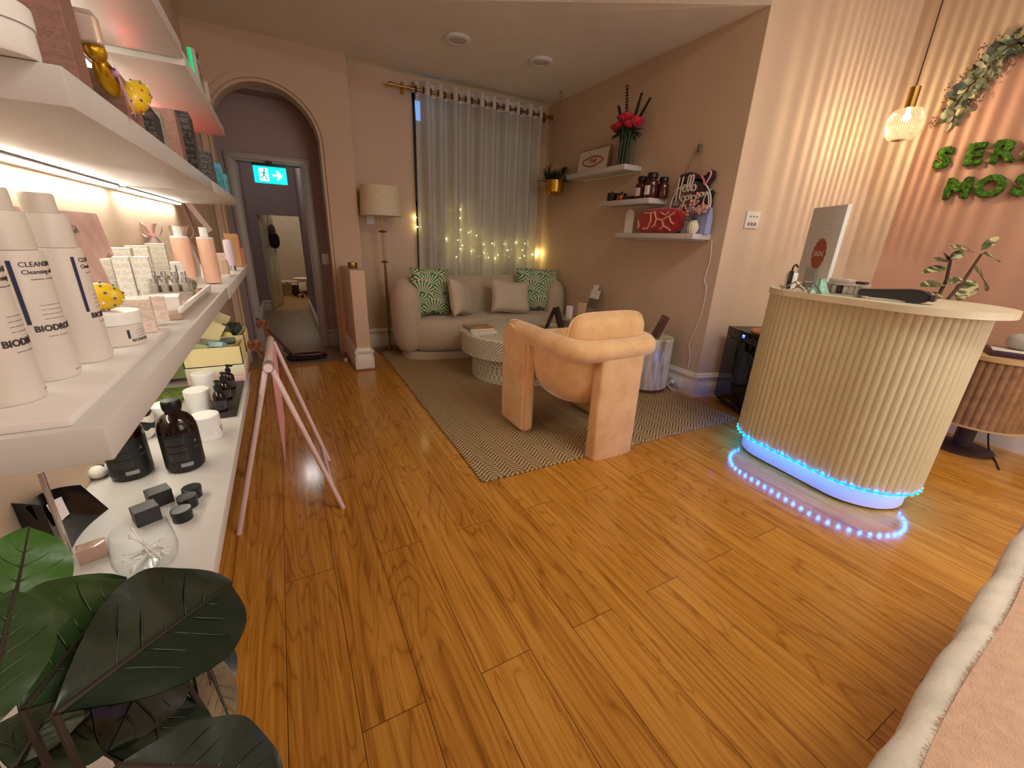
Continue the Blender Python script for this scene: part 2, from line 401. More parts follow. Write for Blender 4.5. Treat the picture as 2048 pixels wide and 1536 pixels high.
# hallway door standing ajar
DOOR=P('cream_door_paint',(206,204,190),0.45,var=0.02)
dd=bpy.data.objects.new("door_2",None); C.objects.link(dd); dd.location=(-0.245,YE+0.12,0); dd.rotation_euler=(0,0,math.atan2(1.25,0.30)); dd["kind"]="structure"
m=M().bx(0,0.72,-0.02,0.02,0.01,1.98,bev=0.003)
for x0,x1 in ((0.10,0.32),(0.40,0.62)):
    for z0,z1 in ((0.2,0.85),(1.0,1.85)): m.bx(x0,x1,-0.026,-0.019,z0,z1,bev=0.004)
part(m,'door_leaf',DOOR,dd)
m=M().cyl((0.66,-0.02,0.98),(0.66,-0.07,0.98),0.011).cyl((0.66,-0.065,0.98),(0.56,-0.065,0.985),0.009); m.bx(0.635,0.685,-0.03,-0.02,0.9,1.06,bev=0.004)
part(m,'door_handle',CHROME,dd,'chrome lever handle')
# exit sign
TEAL=EM('exit_sign_green',(0,150,150),1.6); SIGNW=EM('exit_sign_white',(150,225,235),1.6)
ex=thing('exit_sign','glowing green exit sign with running figure hanging in the hall doorway','exit sign',(0.0,YD-0.06,0))
p0=YP(505,332,YD-0.06); p1=YP(571,335,YD-0.06); p2=YP(515,365,YD-0.06)
sx0,sx1,sz1,sz0=p0.x,p1.x,(p0.z+p1.z)/2,p2.z
part(M().bx(sx0-0.005,sx1+0.005,-0.03,0.03,sz1,sz1+0.022,bev=0.003),'housing',BLACK,ex)
part(M().bx(sx0,sx1,-0.012,0.012,sz0,sz1,bev=0.005),'light_panel',TEAL,ex)
sw=sx1-sx0; sh=sz1-sz0; yy=-0.0135
part(M().bx(sx0+sw*0.16,sx0+sw*0.44,yy-0.001,yy+0.002,sz0+sh*0.12,sz1-sh*0.12),'pictogram_field',SIGNW,ex)
TEAL2=EM('exit_sign_deep_green',(0,96,104),0.9)
g=M(); q=lambda a,b:(sx0+sw*a,yy-0.003,sz0+sh*b)
g.sph(q(0.335,0.77),(0.009,0.002,0.009),10,6)
for pl,r in (([(0.32,0.68),(0.30,0.48)],0.008),([(0.32,0.66),(0.24,0.62),(0.20,0.50)],0.004),([(0.33,0.66),(0.38,0.56),(0.42,0.60)],0.004),([(0.30,0.48),(0.36,0.40),(0.37,0.22),(0.41,0.22)],0.005),([(0.29,0.48),(0.25,0.34),(0.17,0.32)],0.005)):
    g.tube([q(*p) for p in pl],r,6)
part(g,'running_figure',TEAL2,ex)
ar=[(0.56,0.43),(0.74,0.43),(0.66,0.22),(0.74,0.22),(0.87,0.5),(0.74,0.78),(0.66,0.78),(0.74,0.57),(0.56,0.57)]
part(M().prism([(sx0+sw*a,sz0+sh*b) for a,b in ar],0.002,(0,yy+0.001,0),((1,0,0),(0,0,1))),'arrow',SIGNW,ex)
part(M().cyl((sx0+sw*0.5,0.0,sz1+0.02),(sx0+sw*0.5,0.0,zi+0.02),0.008).bx(sx0+sw*0.5-0.03,sx0+sw*0.5+0.03,-0.02,0.06,zi+0.0,zi+0.012),'bracket',BLACK,ex)
# plates on walls
def plate(name,label,cat,org,x,nrm,w,h,cols,rows,mat=WPL):
    t=thing(name,label,cat,org); x=Vector(x).normalized(); nrm=Vector(nrm).normalized(); z=Vector((0,0,1))
    rot=Matrix((x,nrm,z)).transposed()
    part(M().box(nrm*0.005,(w,0.010,h),rot=rot,bev=0.002),'plate',mat,t)
    for i in range(cols):
        for j in range(rows):
            c=x*((i-(cols-1)/2)*w*0.26)+z*((j-(rows-1)/2)*h*0.36-h*0.1)+nrm*0.012
            part(M().box(c,(w*0.14,0.006,h*0.18),rot=rot,bev=0.0015),'rocker',P('switch_grey',(196,194,190),0.4,var=0),t)
    return t
plate('light_switch','white light switch plate on mauve wall inside the arch','switch',(YP(651,518,YD).x,YD-0.0,YP(651,518,YD).z),(1,0,0),(0,-1,0),0.07,0.115,1,1)
plate('light_switch','white wall plate half hidden behind the floor lamp shade','switch',(YP(740,437,4.97).x,4.97,YP(740,437,4.97).z),(1,0,0),(0,-1,0),0.075,0.115,1,1)
# downlights
for (px,lab) in (((915,76),'round white ceiling light, left one above the curtain'),((1082,121),'round white ceiling light, right one nearer the shelves')):
    c=F(px[0],px[1],ZC)
    t=thing('downlight',lab,'ceiling light',(c.x,c.y,ZC),group='recessed ceiling lights')
    part(M().lathe([(0.07,0),(0.105,0),(0.11,-0.006),(0.10,-0.018),(0.072,-0.022),(0.068,-0.010)],36),'trim_ring',WPL,t)
    part(M().lathe([(0.0,-0.026),(0.03,-0.025),(0.062,-0.018),(0.07,-0.008)],32,cap=False),'lens',P('downlight_lens',(196,186,172),0.6,var=0.02),t)
# ================================================================ product shelves on the left wall
XF=-0.185; XW=-0.48
FWD=Vector((_R[0][2],_R[1][2],_R[2][2]))
def SZ(p,px): return px*((Vector(p)-O).dot(FWD))/FPX
zm=XP(300,748,XF).z; zl=XP(460,960,XF).z; zu=XP(287,300,XF).z; zt1=XP(368,118,XF).z; zt2=XP(383,153,XF).z
ye_m=XP(454,573,XF).y; ye_u=XP(428,385,XF).y; ye_t=XP(368,118,XF).y
def shelf(name,label,y0,y1,z0,z1,grp=None,xf=XF):
    t=thing(name,label,'shelf',(XW,(y0+y1)/2,z0),group=grp); L=(y1-y0)/2
    part(M().bx(0.001,xf-XW,-L,L,0,z1-z0,bev=0.002),'board',WHITE,t)
    part(M().bx(0.001,0.02,-L+0.02,L-0.02,-0.012,0.0),'wall_rail',WPL,t)
    return t
yn_m=XP(208,854,XF).y; yn_u=XP(146.5,216,XF).y
shelf('wall_shelf','long white wall shelf carrying the big pump bottles and cartons',yn_m,ye_m,zm-0.04,zm)
shelf('wall_shelf','white wall shelf at bottle height holding the pink bottles, beyond the long one',ye_m+0.02,XP(495,526,XF).y,zm-0.045,zm-0.004)
shelf('wall_shelf','white wall shelf above the pump bottles with light strip beneath',yn_u,ye_u,zu,zu+0.04)
shelf('wall_shelf','white wall shelf with black and red boxes, next to the arch, middle level',ye_u+0.015,XP(476,412,XF).y,zu,zu+0.04)
shelf('wall_shelf','highest white shelf over the pink boxes, end nearest the camera',0.75,ye_t,zt1,zt1+0.04)
shelf('wall_shelf','highest white shelf towards the arch, glowing pink underneath',ye_t+0.01,XP(452,284,XF).y,zt2,zt2+0.04)
zlb=zl-0.035
t=shelf('wall_shelf','lowest white shelf with brown bottles and white jars',0.40,XP(500,740,XF).y,zlb,zl)
# plinth boards on the long shelf
LINERP=P('white_liner_board',(232,224,220),0.35,var=0.02)
c0=F(145,853,zm); 
solo(M().bx(XW+0.03,c0.x,c0.y,XP(331,640,-0.22).y-0.02,zm,zm+0.010,bev=0.002),'display_plinth',LINERP,'low white display plinth under the pump bottles','plinth')
zp=zm+0.0105
# LED strips
LEDW=EM('warm_white_led',(250,246,230),23); LEDP=EM('pink_led',(255,80,86),90)
ALU=P('aluminium_channel',(170,165,160),0.4,0.8)
def strip(label,y0,y1,z,mat,x=XW+0.03,grp='light strips under the shelves'):
    t=thing('light_strip',label,'light strip',(x,(y0+y1)/2,z),group=grp); L=(y1-y0)/2
    part(M().bx(-0.011,0.011,-L,L,-0.005,-0.0005),'channel',ALU,t)
    part(M().bx(-0.007,0.007,-L+0.005,L-0.005,-0.011,-0.005,bev=0.002),'diffuser',mat,t)
strip('glowing white light strip under the shelf above the pump bottles',yn_u+0.02,ye_u-0.02,zu-0.0003,LEDW)
strip('glowing white light strip ending above the pink ribbons',ye_u+0.05,XP(476,412,XF).y-0.05,zu-0.0003,LEDW)
strip('white light strip under the highest shelf near the camera',0.8,ye_t-0.05,zt1-0.0003,LEDW)
strip('white light strip under the highest shelf towards the arch',ye_t+0.05,XP(452,284,XF).y-0.45,zt2-0.0003,LEDW)
strip('pink light strip at the arch end of the highest shelf',XP(452,284,XF).y-0.38,XP(452,284,XF).y-0.06,zt2-0.0003,LEDP)
strip('light strip above the brown bottles, under the long shelf',yn_m+0.45,ye_m-0.03,zm-0.0403,LEDW)
# ---- materials for products
CREAM=P('bottle_white_plastic',(222,212,200),0.38,var=0.015)
NAVY=P('navy_print',(34,42,78),0.5,var=0); INK=P('dark_print',(60,52,52),0.6,var=0); WINK=P('white_print',(226,224,218),0.5,var=0)
def FMc(r,a,z):   # text on a cylinder wall facing angle a
    n=Vector((math.cos(a),math.sin(a),0)); x=Vector((-math.sin(a),math.cos(a),0)); return FM(n*(r+0.0004)+Vector((0,0,z)),x,(0,0,1))
def pump_bottle(label,u,v,r,h,a):
    p=F(u,v,zp); t=thing('pump_bottle',label,'bottle',(p.x,p.y,zp),group='large white cosmetic bottles')
    hb=h*0.70
    part(M().lathe([(0,0),(r*0.94,0),(r,0.004),(r,hb-0.006),(r*0.96,hb-0.001),(r*0.9,hb),(0,hb)],44),'body',CREAM,t)
    part(M().lathe([(0,hb+0.0005),(r*0.86,hb+0.0005),(r*0.87,hb+0.002),(r*0.84,hb+h*0.185),(r*0.82,hb+h*0.19),(0,hb+h*0.19)],36),'collar',CREAM,t)
    part(M().lathe([(0,hb+h*0.191),(r*0.56,hb+h*0.191),(r*0.58,hb+h*0.195),(r*0.57,h-0.002),(r*0.54,h),(0,h)],32),'pump_cap',CREAM,t)
    m=M()
    for i,(s,sz,z) in enumerate((('CLEANSING',0.0078,hb*0.90),('Cleansing milk',0.0070,hb*0.845),('------ ------',0.0070,hb*0.795))):
        m.text(s,sz,FMc(r,a+0.16,z),0.0002,bend=r)
    for k in range(4): m.text('---- ---------- ----',0.0040,FMc(r,a+0.10,hb*(0.60-k*0.035)),0.0001,bend=r)
    m.text('BIODROGA',0.0098,FMc(r,a+0.16,hb*0.42),0.0003,bend=r,bold=0.0003)
    m.text('------- ---------',0.0042,FMc(r,a,hb*0.36),0.0002,bend=r)
    m.text('--- --',0.0048,FMc(r,a+0.35,hb*0.06),0.0002,bend=r)
    part(m,'lettering',INK,t)
    m=M(); a2=a-0.80
    m.grid(lambda i,j:((r+0.0006)*math.cos(a2+(i-.5)*0.13),(r+0.0006)*math.sin(a2+(i-.5)*0.13),hb*(0.46+0.47*j)),4,1)
    part(m,'label_bar',NAVY,t)
    return t
pump_bottle('tall white pump bottle, frontmost of the three and cut by the photo edge',22,800,0.0285,0.222,-0.15)
pump_bottle('tall white pump bottle in the middle of the three with its cap visible',104,752,0.0285,0.222,-0.50)
pump_bottle('tall white pump bottle beside the white jar, farthest of the three',176,718,0.0285,0.222,0.10)
# white jar with egg
p=F(240,686,zp); r=0.036
t=thing('cream_jar','squat white cream jar with a yellow egg on its lid','jar',(p.x,p.y,zp))
part(M().lathe([(0,0),(r*0.93,0),(r*0.97,0.003),(r*0.97,0.034),(0,0.034)],40),'body',CREAM,t)
part(M().lathe([(0,0.0345),(r,0.0345),(r*1.0,0.052),(r*0.97,0.054),(0,0.054)],40),'lid',WPL,t)
m=M().text('BIODROGA',0.0065,FMc(r*0.97,-0.35,0.008),0.0002,bend=r)
for k in range(3): m.text('--- ----- ----',0.004,FMc(r*0.97,-0.30,0.024-k*0.0048),0.0001,bend=r)
part(m,'lettering',INK,t)
m=M(); m.grid(lambda i,j:((r*0.97+0.0005)*math.cos(-0.95+i*0.1),(r*0.97+0.0005)*math.sin(-0.95+i*0.1),0.012+0.014*j),3,1); part(m,'label_bar',NAVY,t)
jar_p=p
YEL=P('yellow_glaze',(226,186,30),0.3,var=0.05); EGGD=[P('egg_dot_'+n,c,0.4,var=0) for n,c in (('white',(240,236,220)),('green',(60,120,90)),('red',(190,70,60)),('blue',(60,90,150)))]
def egg(label,c,r,h,rot=None,seed=0,name='easter_egg'):
    rnd=random.Random(seed); t=thing(name,label,'ornament',c)
    m=M(); pr=[]
    for i in range(15):
        f=PI*i/14; pr.append((r*math.sin(f)*(1+0.12*math.cos(f)),-h/2*math.cos(f)))
    part(m.lathe(pr,26,rot=rot),'shell',YEL,t)
    ms=[M() for _ in EGGD]
    for k in range(34):
        f=math.acos(1-2*(k+0.5)/34); a=k*2.399
        q=Vector((r*math.sin(f)*(1-0.12*math.cos(f))*math.cos(a)*1.0,r*math.sin(f)*(1-0.12*math.cos(f))*math.sin(a),h/2*math.cos(f)))
        if rot: q=rot@q
        ms[rnd.choice((0,0,1,2,3))].sph(q,r*0.10,8,5)
    for mm,mt in zip(ms,EGGD): part(mm,'painted_dots',mt,t)
egg('yellow spotted egg lying on the lid of the white jar',(jar_p.x-0.004,jar_p.y+0.002,zp+0.0545+0.0225),0.0215,0.056,Matrix.Rotation(PI/2,3,'Y')@Matrix.Rotation(0.4,3,'X'),3)
# ---- cartons
def stripes(name,base,ink,freq=60,dens=0.5):
    m=Mat(name); x,y,z=m.co()
    row=(z*float(freq*10)).fr()
    ln=row.lt(0.42)*m.noise(140,detail=1).gt(0.47)
    blk=((z*55.0).fr()).gt(0.25)
    m.col(m.mix(ln*blk*dens,base,ink)); m.set(Roughness=0.5); return m.mat
CARTW=stripes('white_carton_small_print',(232,228,214),(120,116,110),45)
CARTG=stripes('grey_carton_small_print',(172,164,152),(90,84,80),45)
CARTB=stripes('pale_pink_carton',(226,206,192),(120,92,84),40)
CARTBR=stripes('mauve_brown_carton',(150,112,100),(88,60,56),40)
CARTK=stripes('black_carton',(32,28,30),(150,140,130),40)
PINKP=P('blush_plastic',(232,186,160),0.4,var=0.02); ROSE=P('rose_card',(224,128,112),0.5,var=0.03)
def carton(label,u,v,z,dx,dy,h,mat=CARTW,rz=0.0,at=None,grp=None,name='carton',flap=True,cat='box',bar=None,k=1.2):
    dx,dy,h=dx*k,dy*k,h*k
    p=at if at else F(u,v,z)
    t=thing(name,label,cat,(p[0],p[1],z),rz,grp)
    part(M().box((0,0,h/2),(dx,dy,h),bev=0.0007,seg=1),'box_body',mat,t)
    if flap: part(M().bx(-dx/2+0.001,dx/2-0.001,-dy/2+0.001,dy/2-0.001,h,h+0.0006),'top_flap',WHITE if mat in(CARTW,) else mat,t)
    if bar: part(M().bx(-dx*0.3,-dx*0.2,-dy/2-0.0006,-dy/2,h*0.4,h*0.92),'label_bar',bar,t)
    return t
g='small cartons on the long shelf'
carton('pink-white printed carton standing right behind the egg jar',0,0,zp,0.034,0.050,0.050,CARTB,0.2,at=F(288,660,zp),name='printed_carton')
carton('small printed carton touching the white open tray',0,0,zp,0.024,0.030,0.042,CARTB,0.2,at=F(322,640,zp),name='printed_carton')
carton('open white sample tray next to the acrylic tray',0,0,zp,0.042,0.05,0.030,P('white_card',(224,220,214),0.45),0.1,at=F(338,622,zp),name='sample_tray',flap=False)
for i,(u,v,h,lab) in enumerate(((178,600,0.078,'white printed carton leaning nearest the pump bottles, middle row'),(225,588,0.080,'white printed carton second from the pump bottles, middle row'),(262,594,0.088,'slim white carton with grey edge, third in the middle row'),(300,592,0.088,'slim white carton by the glass vials, last in the middle row'))):
    carton(lab,u,v,zp,0.028,0.034,h,CARTW,0.15,grp=g)
for i,(u,v,h,lab) in enumerate(((243,512,0.10,'cream carton at the wall beside the photo card, first of the back row'),(280,510,0.10,'cream carton in the centre of the back row under the light strip'),(317,512,0.10,'cream carton with grey side, last of the back row before the pink ribbon'))):
    q=XP(u,v-20,-0.42); carton(lab,0,0,zp,0.05,0.045,h,CARTW,0.1,grp=g,at=(-0.43,q.y))
carton('white carton with a navy side standing by the pebbly ball',364,578,zp,0.022,0.045,0.068,CARTW,0.3,bar=NAVY)
# photo card leaning on the wall
cp=F(135,560,zp)
t=thing('photo_card','wide pink photo card with lettering leaning on the wall behind the bottles','card',(-0.41,cp.y+0.05,zp),0)
yy0=XP(48,410,-0.42).y; yy1=XP(222,435,-0.42).y; yc=(yy0+yy1)/2; t.location=(-0.425,yc,zp); W=(yy1-yy0); H=XP(135,420,-0.43).z-zp
tilt=0.12; up=Vector((-math.sin(tilt),0,math.cos(tilt))); nr=Vector((math.cos(tilt),0,math.sin(tilt)))
rot=Matrix((Vector((0,1,0)),-nr,up)).transposed()
CARDP=P('card_pink_photo',(216,176,166),0.35,var=0.08,nscale=14); SKIN=P('photo_skin',(196,132,110),0.4,var=0.1,nscale=40); HAIR=P('photo_dark_hair',(70,44,40),0.5,var=0.2,nscale=60)
part(M().box(up*(H/2),(W,0.003,H),rot=rot),'card',CARDP,t)
m=M().text('BIODROGA',0.026,FM(up*(H*0.80)+nr*0.0018+Vector((0,-W*0.02,0)),(0,1,0),up),0.0002)
m.text('------',0.012,FM(up*(H*0.42)+nr*0.0018+Vector((0,-W*0.02,0)),(0,1,0),up),0.0002).text('-----',0.012,FM(up*(H*0.30)+nr*0.0018+Vector((0,-W*0.02,0)),(0,1,0),up),0.0002)
part(m,'lettering',INK,t)
m=M(); pl=[(W*0.40+0.035*math.cos(a)*(1+.15*math.sin(3*a)),H*0.28+0.05*math.sin(a)) for a in [2*PI*i/20 for i in range(20)]]
m.prism(pl,0.0006,nr*0.0016,((0,1,0),up)); part(m,'printed_portrait',SKIN,t)
m=M(); pl=[(W*0.44+0.020*math.cos(a),H*0.34+0.035*math.sin(a)*(1+.2*math.cos(2*a))) for a in [2*PI*i/16 for i in range(16)]]
m.prism(pl,0.0005,nr*0.0023,((0,1,0),up)); part(m,'printed_hair',HAIR,t)
# vials
GLASSY=P('clear_glass',(235,240,240),0.05,var=0,Transmission_Weight=0.9,IOR=1.2); SILV=P('silver_cap',(196,196,200),0.25,0.9,var=0)
base=F(346,592,zp)
t=thing('vial_stand','grey stepped stand that holds the little glass vials','stand',(base.x,base.y,zp),0.1)
part(M().bx(-0.048,0.048,-0.03,0.03,0,0.014,bev=0.001).bx(-0.048,0.048,0.0,0.03,0.014,0.030,bev=0.001),'step_block',CARTG,t)
rt=t
k=0
for i in range(2):
    for j in range(4):
        lx=-0.034+0.0225*j; ly=-0.015+0.03*i; z0=0.0145+0.016*i
        q=Matrix.Rotation(0.1,3,'Z')@Vector((lx,ly,0))
        v=thing('glass_vial','silver-capped glass vial, '+('front' if i==0 else 'back')+' row, '+('first','second','third','last')[j]+' from the cartons','vial',(base.x+q.x,base.y+q.y,zp+z0),0,'silver capped vials on the stand')
        part(M().lathe([(0,0),(0.0075,0),(0.008,0.002),(0.008,0.022),(0.005,0.025),(0,0.025)],14),'glass_body',CARTG,v)
        part(M().lathe([(0,0.0252),(0.006,0.0252),(0.006,0.036),(0.005,0.037),(0,0.037)],14),'cap',SILV,v)
# pebbly ball
MOSSG=P('grey_green_pebble',(128,132,116),0.8,var=0.25,nscale=60)
q=F(381,582,zp); m=M(); m.sph((0,0,0.02),0.017,14,10)
rn=random.Random(5)
for i in range(90):
    f=math.acos(1-2*(i+.5)/90); a=i*2.399; m.sph((0.018*math.sin(f)*math.cos(a),0.018*math.sin(f)*math.sin(a),0.02+0.018*math.cos(f)),0.0028,6,4)
solo(m,'pebble_ball',MOSSG,'small grey-green pebbly ball at the end of the vials','ornament',(q.x,q.y,zp))
# acrylic tray
ACR=P('rosy_acrylic',(214,178,160),0.08,var=0,Transmission_Weight=0.35)
q0=F(365,640,zm); q1=F(424,585,zm)
t=thing('acrylic_tray','low see-through tray lying at the end of the long shelf','tray',((q0.x+q1.x)/2-0.03,(q0.y+q1.y)/2,zm+0.0005),0)
L=(q1.y-q0.y)/2
part(M().bx(-0.06,0.03,-L,L,0,0.014,bev=0.002),'base',ACR,t); part(M().bx(0.024,0.032,-L,L,0.0145,0.026,bev=0.002),'lip',WPL,t)
# pink bottles, ribbons
RIB=P('pink_satin_ribbon',(236,160,160),0.35,var=0.06,nscale=30,Sheen_Weight=0.4)
def pink_bottle(label,u,v,z,r,h,grp='blush pink bottles with white caps'):
    p=F(u,v,z); t=thing('lotion_bottle',label,'bottle',(p.x,p.y,z),group=grp)
    hb=h*0.80
    part(M().lathe([(0,0),(r*0.95,0),(r,0.003),(r,hb-0.004),(r*0.98,hb)],32,cap=True),'body',PINKP,t)
    part(M().lathe([(0,hb+0.0003),(r*0.99,hb+0.0003),(r*0.99,hb+0.005),(r*0.6,hb+0.007),(0,hb+0.007)],32).lathe([(0,hb+0.0072),(r*0.48,hb+0.0072),(r*0.48,h-0.001),(r*0.44,h),(0,h)],28),'cap',WPL,t)
    m=M()
    for k in range(9): m.text('-------- ----' if k%3 else '------',0.0058,FMc(r,-0.9,hb*(0.85-k*0.06)),0.0002,bend=r)
    for k in range(3): m.text('----',0.009,FMc(r,0.35,hb*(0.62-k*0.16)),0.0002,bend=r)
    part(m,'lettering',P('rose_print',(196,140,120),0.5,var=0),t)
pink_bottle('tall blush bottle standing half behind the pink ribbon',378,566,zm,0.027,0.198)
pink_bottle('tall blush bottle at the corner of the shelf in front of the ribbon',427,565,zm,0.027,0.198)
def bow(label,c,s,rz,name='ribbon_bow',mat=None,cat='ribbon',tails=True,solo_parent=None):
    t=thing(name,label,cat,c,rz) if solo_parent is None else solo_parent
    mt=mat or RIB
    for sg in (-1,1):
        m=M(); pts=[]
        def loopf(u,v,sg=sg): 
            a=u*2*PI; rr=s*0.5*(1-math.cos(a))*0.5
            return (sg*(s*0.55*(1-math.cos(a))*0.5),(v-0.5)*s*0.35*(0.5+0.5*abs(math.sin(a/2))),s*0.38*math.sin(a)*(0.5+0.5*(1-math.cos(a))/2)+s*0.1*(1-math.cos(a))/2)
        m.grid(loopf,18,4); part(m,'loop',mt,t)
        if tails:
            m=M(); m.grid(lambda u,v,sg=sg:(sg*(s*0.1+s*0.35*u)+0.05*s*math.sin(u*7),(v-.5)*s*0.3,-s*1.5*u+0.05*s*math.sin(v*5)),10,3); part(m,'tail',mt,t)
    part(M().sph((0,0,0),(s*0.12,s*0.14,s*0.13),10,8),'knot',mt,t)
    return t
q=XP(400,470,-0.30)
CLEAR=P('clear_cellophane',(236,214,204),0.15,var=0,Transmission_Weight=0.6,IOR=1.1)
gb=F(404,556,zm)
t=thing('gift_bag','clear gift bag tied with pink ribbon between the blush bottles','gift bag',(gb.x-0.035,gb.y+0.015,zm)); t.scale=(1.28,1.28,1.32)
part(M().lathe([(0,0),(0.026,0.002),(0.028,0.05),(0.016,0.105),(0.006,0.118),(0.014,0.14),(0.018,0.15)],16,cap=False),'bag',CLEAR,t)
part(M().lathe([(0,0.004),(0.022,0.006),(0.023,0.05),(0.012,0.08),(0,0.09)],14),'contents',PINKP,t)
b=bow('',None,0.05,0,solo_parent=None) if False else None
m=M()
for sg in(-1,1):
    m.grid(lambda u,v,sg=sg:(sg*0.014*(1-math.cos(u*2*PI)),(v-.5)*0.016+0.012*sg,0.122+0.018*math.sin(u*2*PI)+0.010*(1-math.cos(u*2*PI))),16,3)
    m.grid(lambda u,v,sg=sg:(0.03*u*sg+0.012,(v-.5)*0.014+0.02*sg*u,0.12-0.085*u),8,2)
m.sph((0,0,0.120),0.009,10,6); part(m,'ribbon',RIB,t)
gb2=F(350,552,zm)
t=thing('gift_bag','pink ribbon-tied gift bag behind the cream cartons','gift bag',(gb2.x-0.05,gb2.y+0.03,zm)); t.scale=(1.28,1.28,1.36)
part(M().lathe([(0,0),(0.026,0.002),(0.028,0.05),(0.016,0.105),(0.006,0.118),(0.014,0.14),(0.018,0.15)],16,cap=False),'bag',CLEAR,t)
m=M()
for sg in(-1,1):
    m.grid(lambda u,v,sg=sg:(sg*0.014*(1-math.cos(u*2*PI)),(v-.5)*0.016+0.012*sg,0.122+0.018*math.sin(u*2*PI)+0.010*(1-math.cos(u*2*PI))),16,3)
    m.grid(lambda u,v,sg=sg:(0.03*u*sg+0.012,(v-.5)*0.014+0.02*sg*u,0.12-0.085*u),8,2)
m.sph((0,0,0.120),0.009,10,6); part(m,'ribbon',RIB,t)
# far unit items
zf=zm-0.004
def tube_prod(label,u,v,z,r,h,mat,capm,grp=None):
    p=F(u,v,z); t=thing('cosmetic_tube',label,'tube',(p.x,p.y,z),group=grp)
    part(M().lathe([(0,0),(r*0.9,0),(r*0.9,h*0.16),(0,h*0.16)],20),'cap',capm,t)
    part(M().lathe([(0,h*0.165),(r,h*0.165),(r,h*0.9),(r*0.9,h*0.98),(0,h)],20),'body',mat,t)
tube_prod('slim pale lilac tube standing on the shelf beyond the blush bottles',465,541,zf,0.02,0.15,P('lilac_plastic',(214,196,204),0.4),CHROME)
tube_prod('short beige tube at the foot of the lilac one',452,553,zf,0.018,0.072,P('beige_plastic',(206,178,150),0.4),WPL)
carton('gold-brown carton behind the lilac tube',472,533,zf,0.05,0.05,0.145,P('gold_card',(170,128,80),0.4,var=0.1),0.1,name='gift_carton')
carton('coral red carton at the far end of the pink shelf, tall one',479,531,zf,0.03,0.05,0.14,ROSE,0.1,name='gift_carton')
carton('short coral carton in front of the tall coral one',484,531,zf,0.03,0.04,0.08,ROSE,0.1,name='gift_carton')
carton('beige carton between the blush bottle and the short tube',447,551,zf,0.035,0.035,0.08,CARTB,0.1,name='gift_carton')
# white board leaning on the wall at the end of the light strip
a=XP(372,400,-0.465); b=XP(418,460,-0.40); 
solo(M().tube([(a.x,a.y,a.z-0.01),(b.x,b.y,b.z)],0.022,4),'slanted_strut',WPL,'white slanted strut below the end of the light strip','bracket')
# ---- upper shelf products
zs2=zu+0.0405
def atx(u,v,x): p=XP(u,v,x); return (p.x,p.y)
p=atx(-8,112,-0.235); t=thing('cream_jar','large white jar on the shelf above, at the photo edge','jar',(*p,zs2))
part(M().lathe([(0,0),(0.032,0),(0.034,0.004),(0.034,0.028),(0,0.028)],36),'body',WPL,t); part(M().lathe([(0,0.0285),(0.036,0.0285),(0.036,0.046),(0.034,0.048),(0,0.048)],36),'lid',WPL,t)
carton('brown-pink carton above the white jar, largest on the upper shelf',0,0,zs2,0.06,0.07,0.20,CARTBR,0.1,at=atx(40,110,-0.285),name='tall_carton')
carton('tall mauve carton with a dark bar beside the yellow egg bag',0,0,zs2,0.045,0.07,0.20,CARTBR,0.1,at=atx(112,150,-0.222),name='tall_carton',bar=INK)
carton('low brown carton lying under the egg bag',0,0,zs2,0.06,0.11,0.05,CARTBR,0.05,at=atx(208,190,-0.225),name='low_carton')
carton('white bright carton behind the yellow egg bag',0,0,zs2,0.05,0.05,0.12,CARTW,0.1,at=atx(205,160,-0.31),name='low_carton')
# egg bag
c=XP(264,192,-0.185)
egg('golden spotted egg in a bag hanging over the upper shelf edge',(c.x+0.004,c.y,c.z),0.020,0.078,Matrix.Rotation(-0.9,3,'X')@Matrix.Rotation(0.2,3,'Y'),9,'egg_bag')
c2=XP(205,135,-0.195)
t=thing('egg_bag','yellow foil bunny with pink ribbon on the low brown carton','ornament',(c2.x,c2.y,c2.z))
m=M().sph((0,0.012,-0.01),(0.014,0.03,0.014),14,10,rot=Matrix.Rotation(-0.7,3,'X')).sph((0,-0.018,0.014),(0.013,0.017,0.013),12,8)
part(m,'foil_body',P('gold_foil',(206,164,30),0.25,0.6,var=0.1,nscale=50),t)
part(M().bx(-0.012,0.012,-0.045,-0.015,0.018,0.055,bev=0.003),'clear_pack',CLEAR,t)
m=M().sph((0.012,0,-0.004),0.006,8,6); m.grid(lambda u,v:(0.014+0.004*u,-0.022*u,-0.002+(v-.5)*0.014+0.008*math.sin(u*3)),6,3); m.grid(lambda u,v:(0.014+0.006*u,0.03*u,-0.05*u+(v-.5)*0.014),6,3)
part(m,'ribbon',P('lilac_ribbon',(206,150,196),0.35),t)
carton('black low carton near the middle of the upper shelf edge',0,0,zs2,0.05,0.09,0.05,CARTK,0.05,at=atx(285,265,-0.225),name='low_carton')
carton('pale pink tall carton, first behind the golden egg',0,0,zs2,0.06,0.06,0.115,CARTB,0.05,at=atx(300,270,-0.30),name='tall_carton')
carton('pale pink and brown carton beside the dark tall one',0,0,zs2,0.055,0.09,0.11,CARTBR,0.05,at=atx(336,285,-0.24),name='tall_carton')
carton('dark tall carton with rounded top, last on the near upper shelf',0,0,zs2,0.05,0.10,0.135,CARTK,0.05,at=atx(372,310,-0.225),name='tall_carton')
carton('small grey carton behind the black low one',0,0,zs2,0.03,0.05,0.06,CARTG,0.05,at=atx(315,285,-0.215),name='low_carton')
carton('black and white carton with red top near the arch',0,0,zs2,0.06,0.12,0.10,CARTK,0.05,at=atx(410,352,-0.235),name='hair_carton')
carton('glossy red-topped pale carton next to the black one',0,0,zs2,0.05,0.05,0.11,ROSE,0.05,at=atx(400,340,-0.27),name='hair_carton')
TEALB=P('teal_card',(60,150,170),0.35,var=0.1,nscale=30)
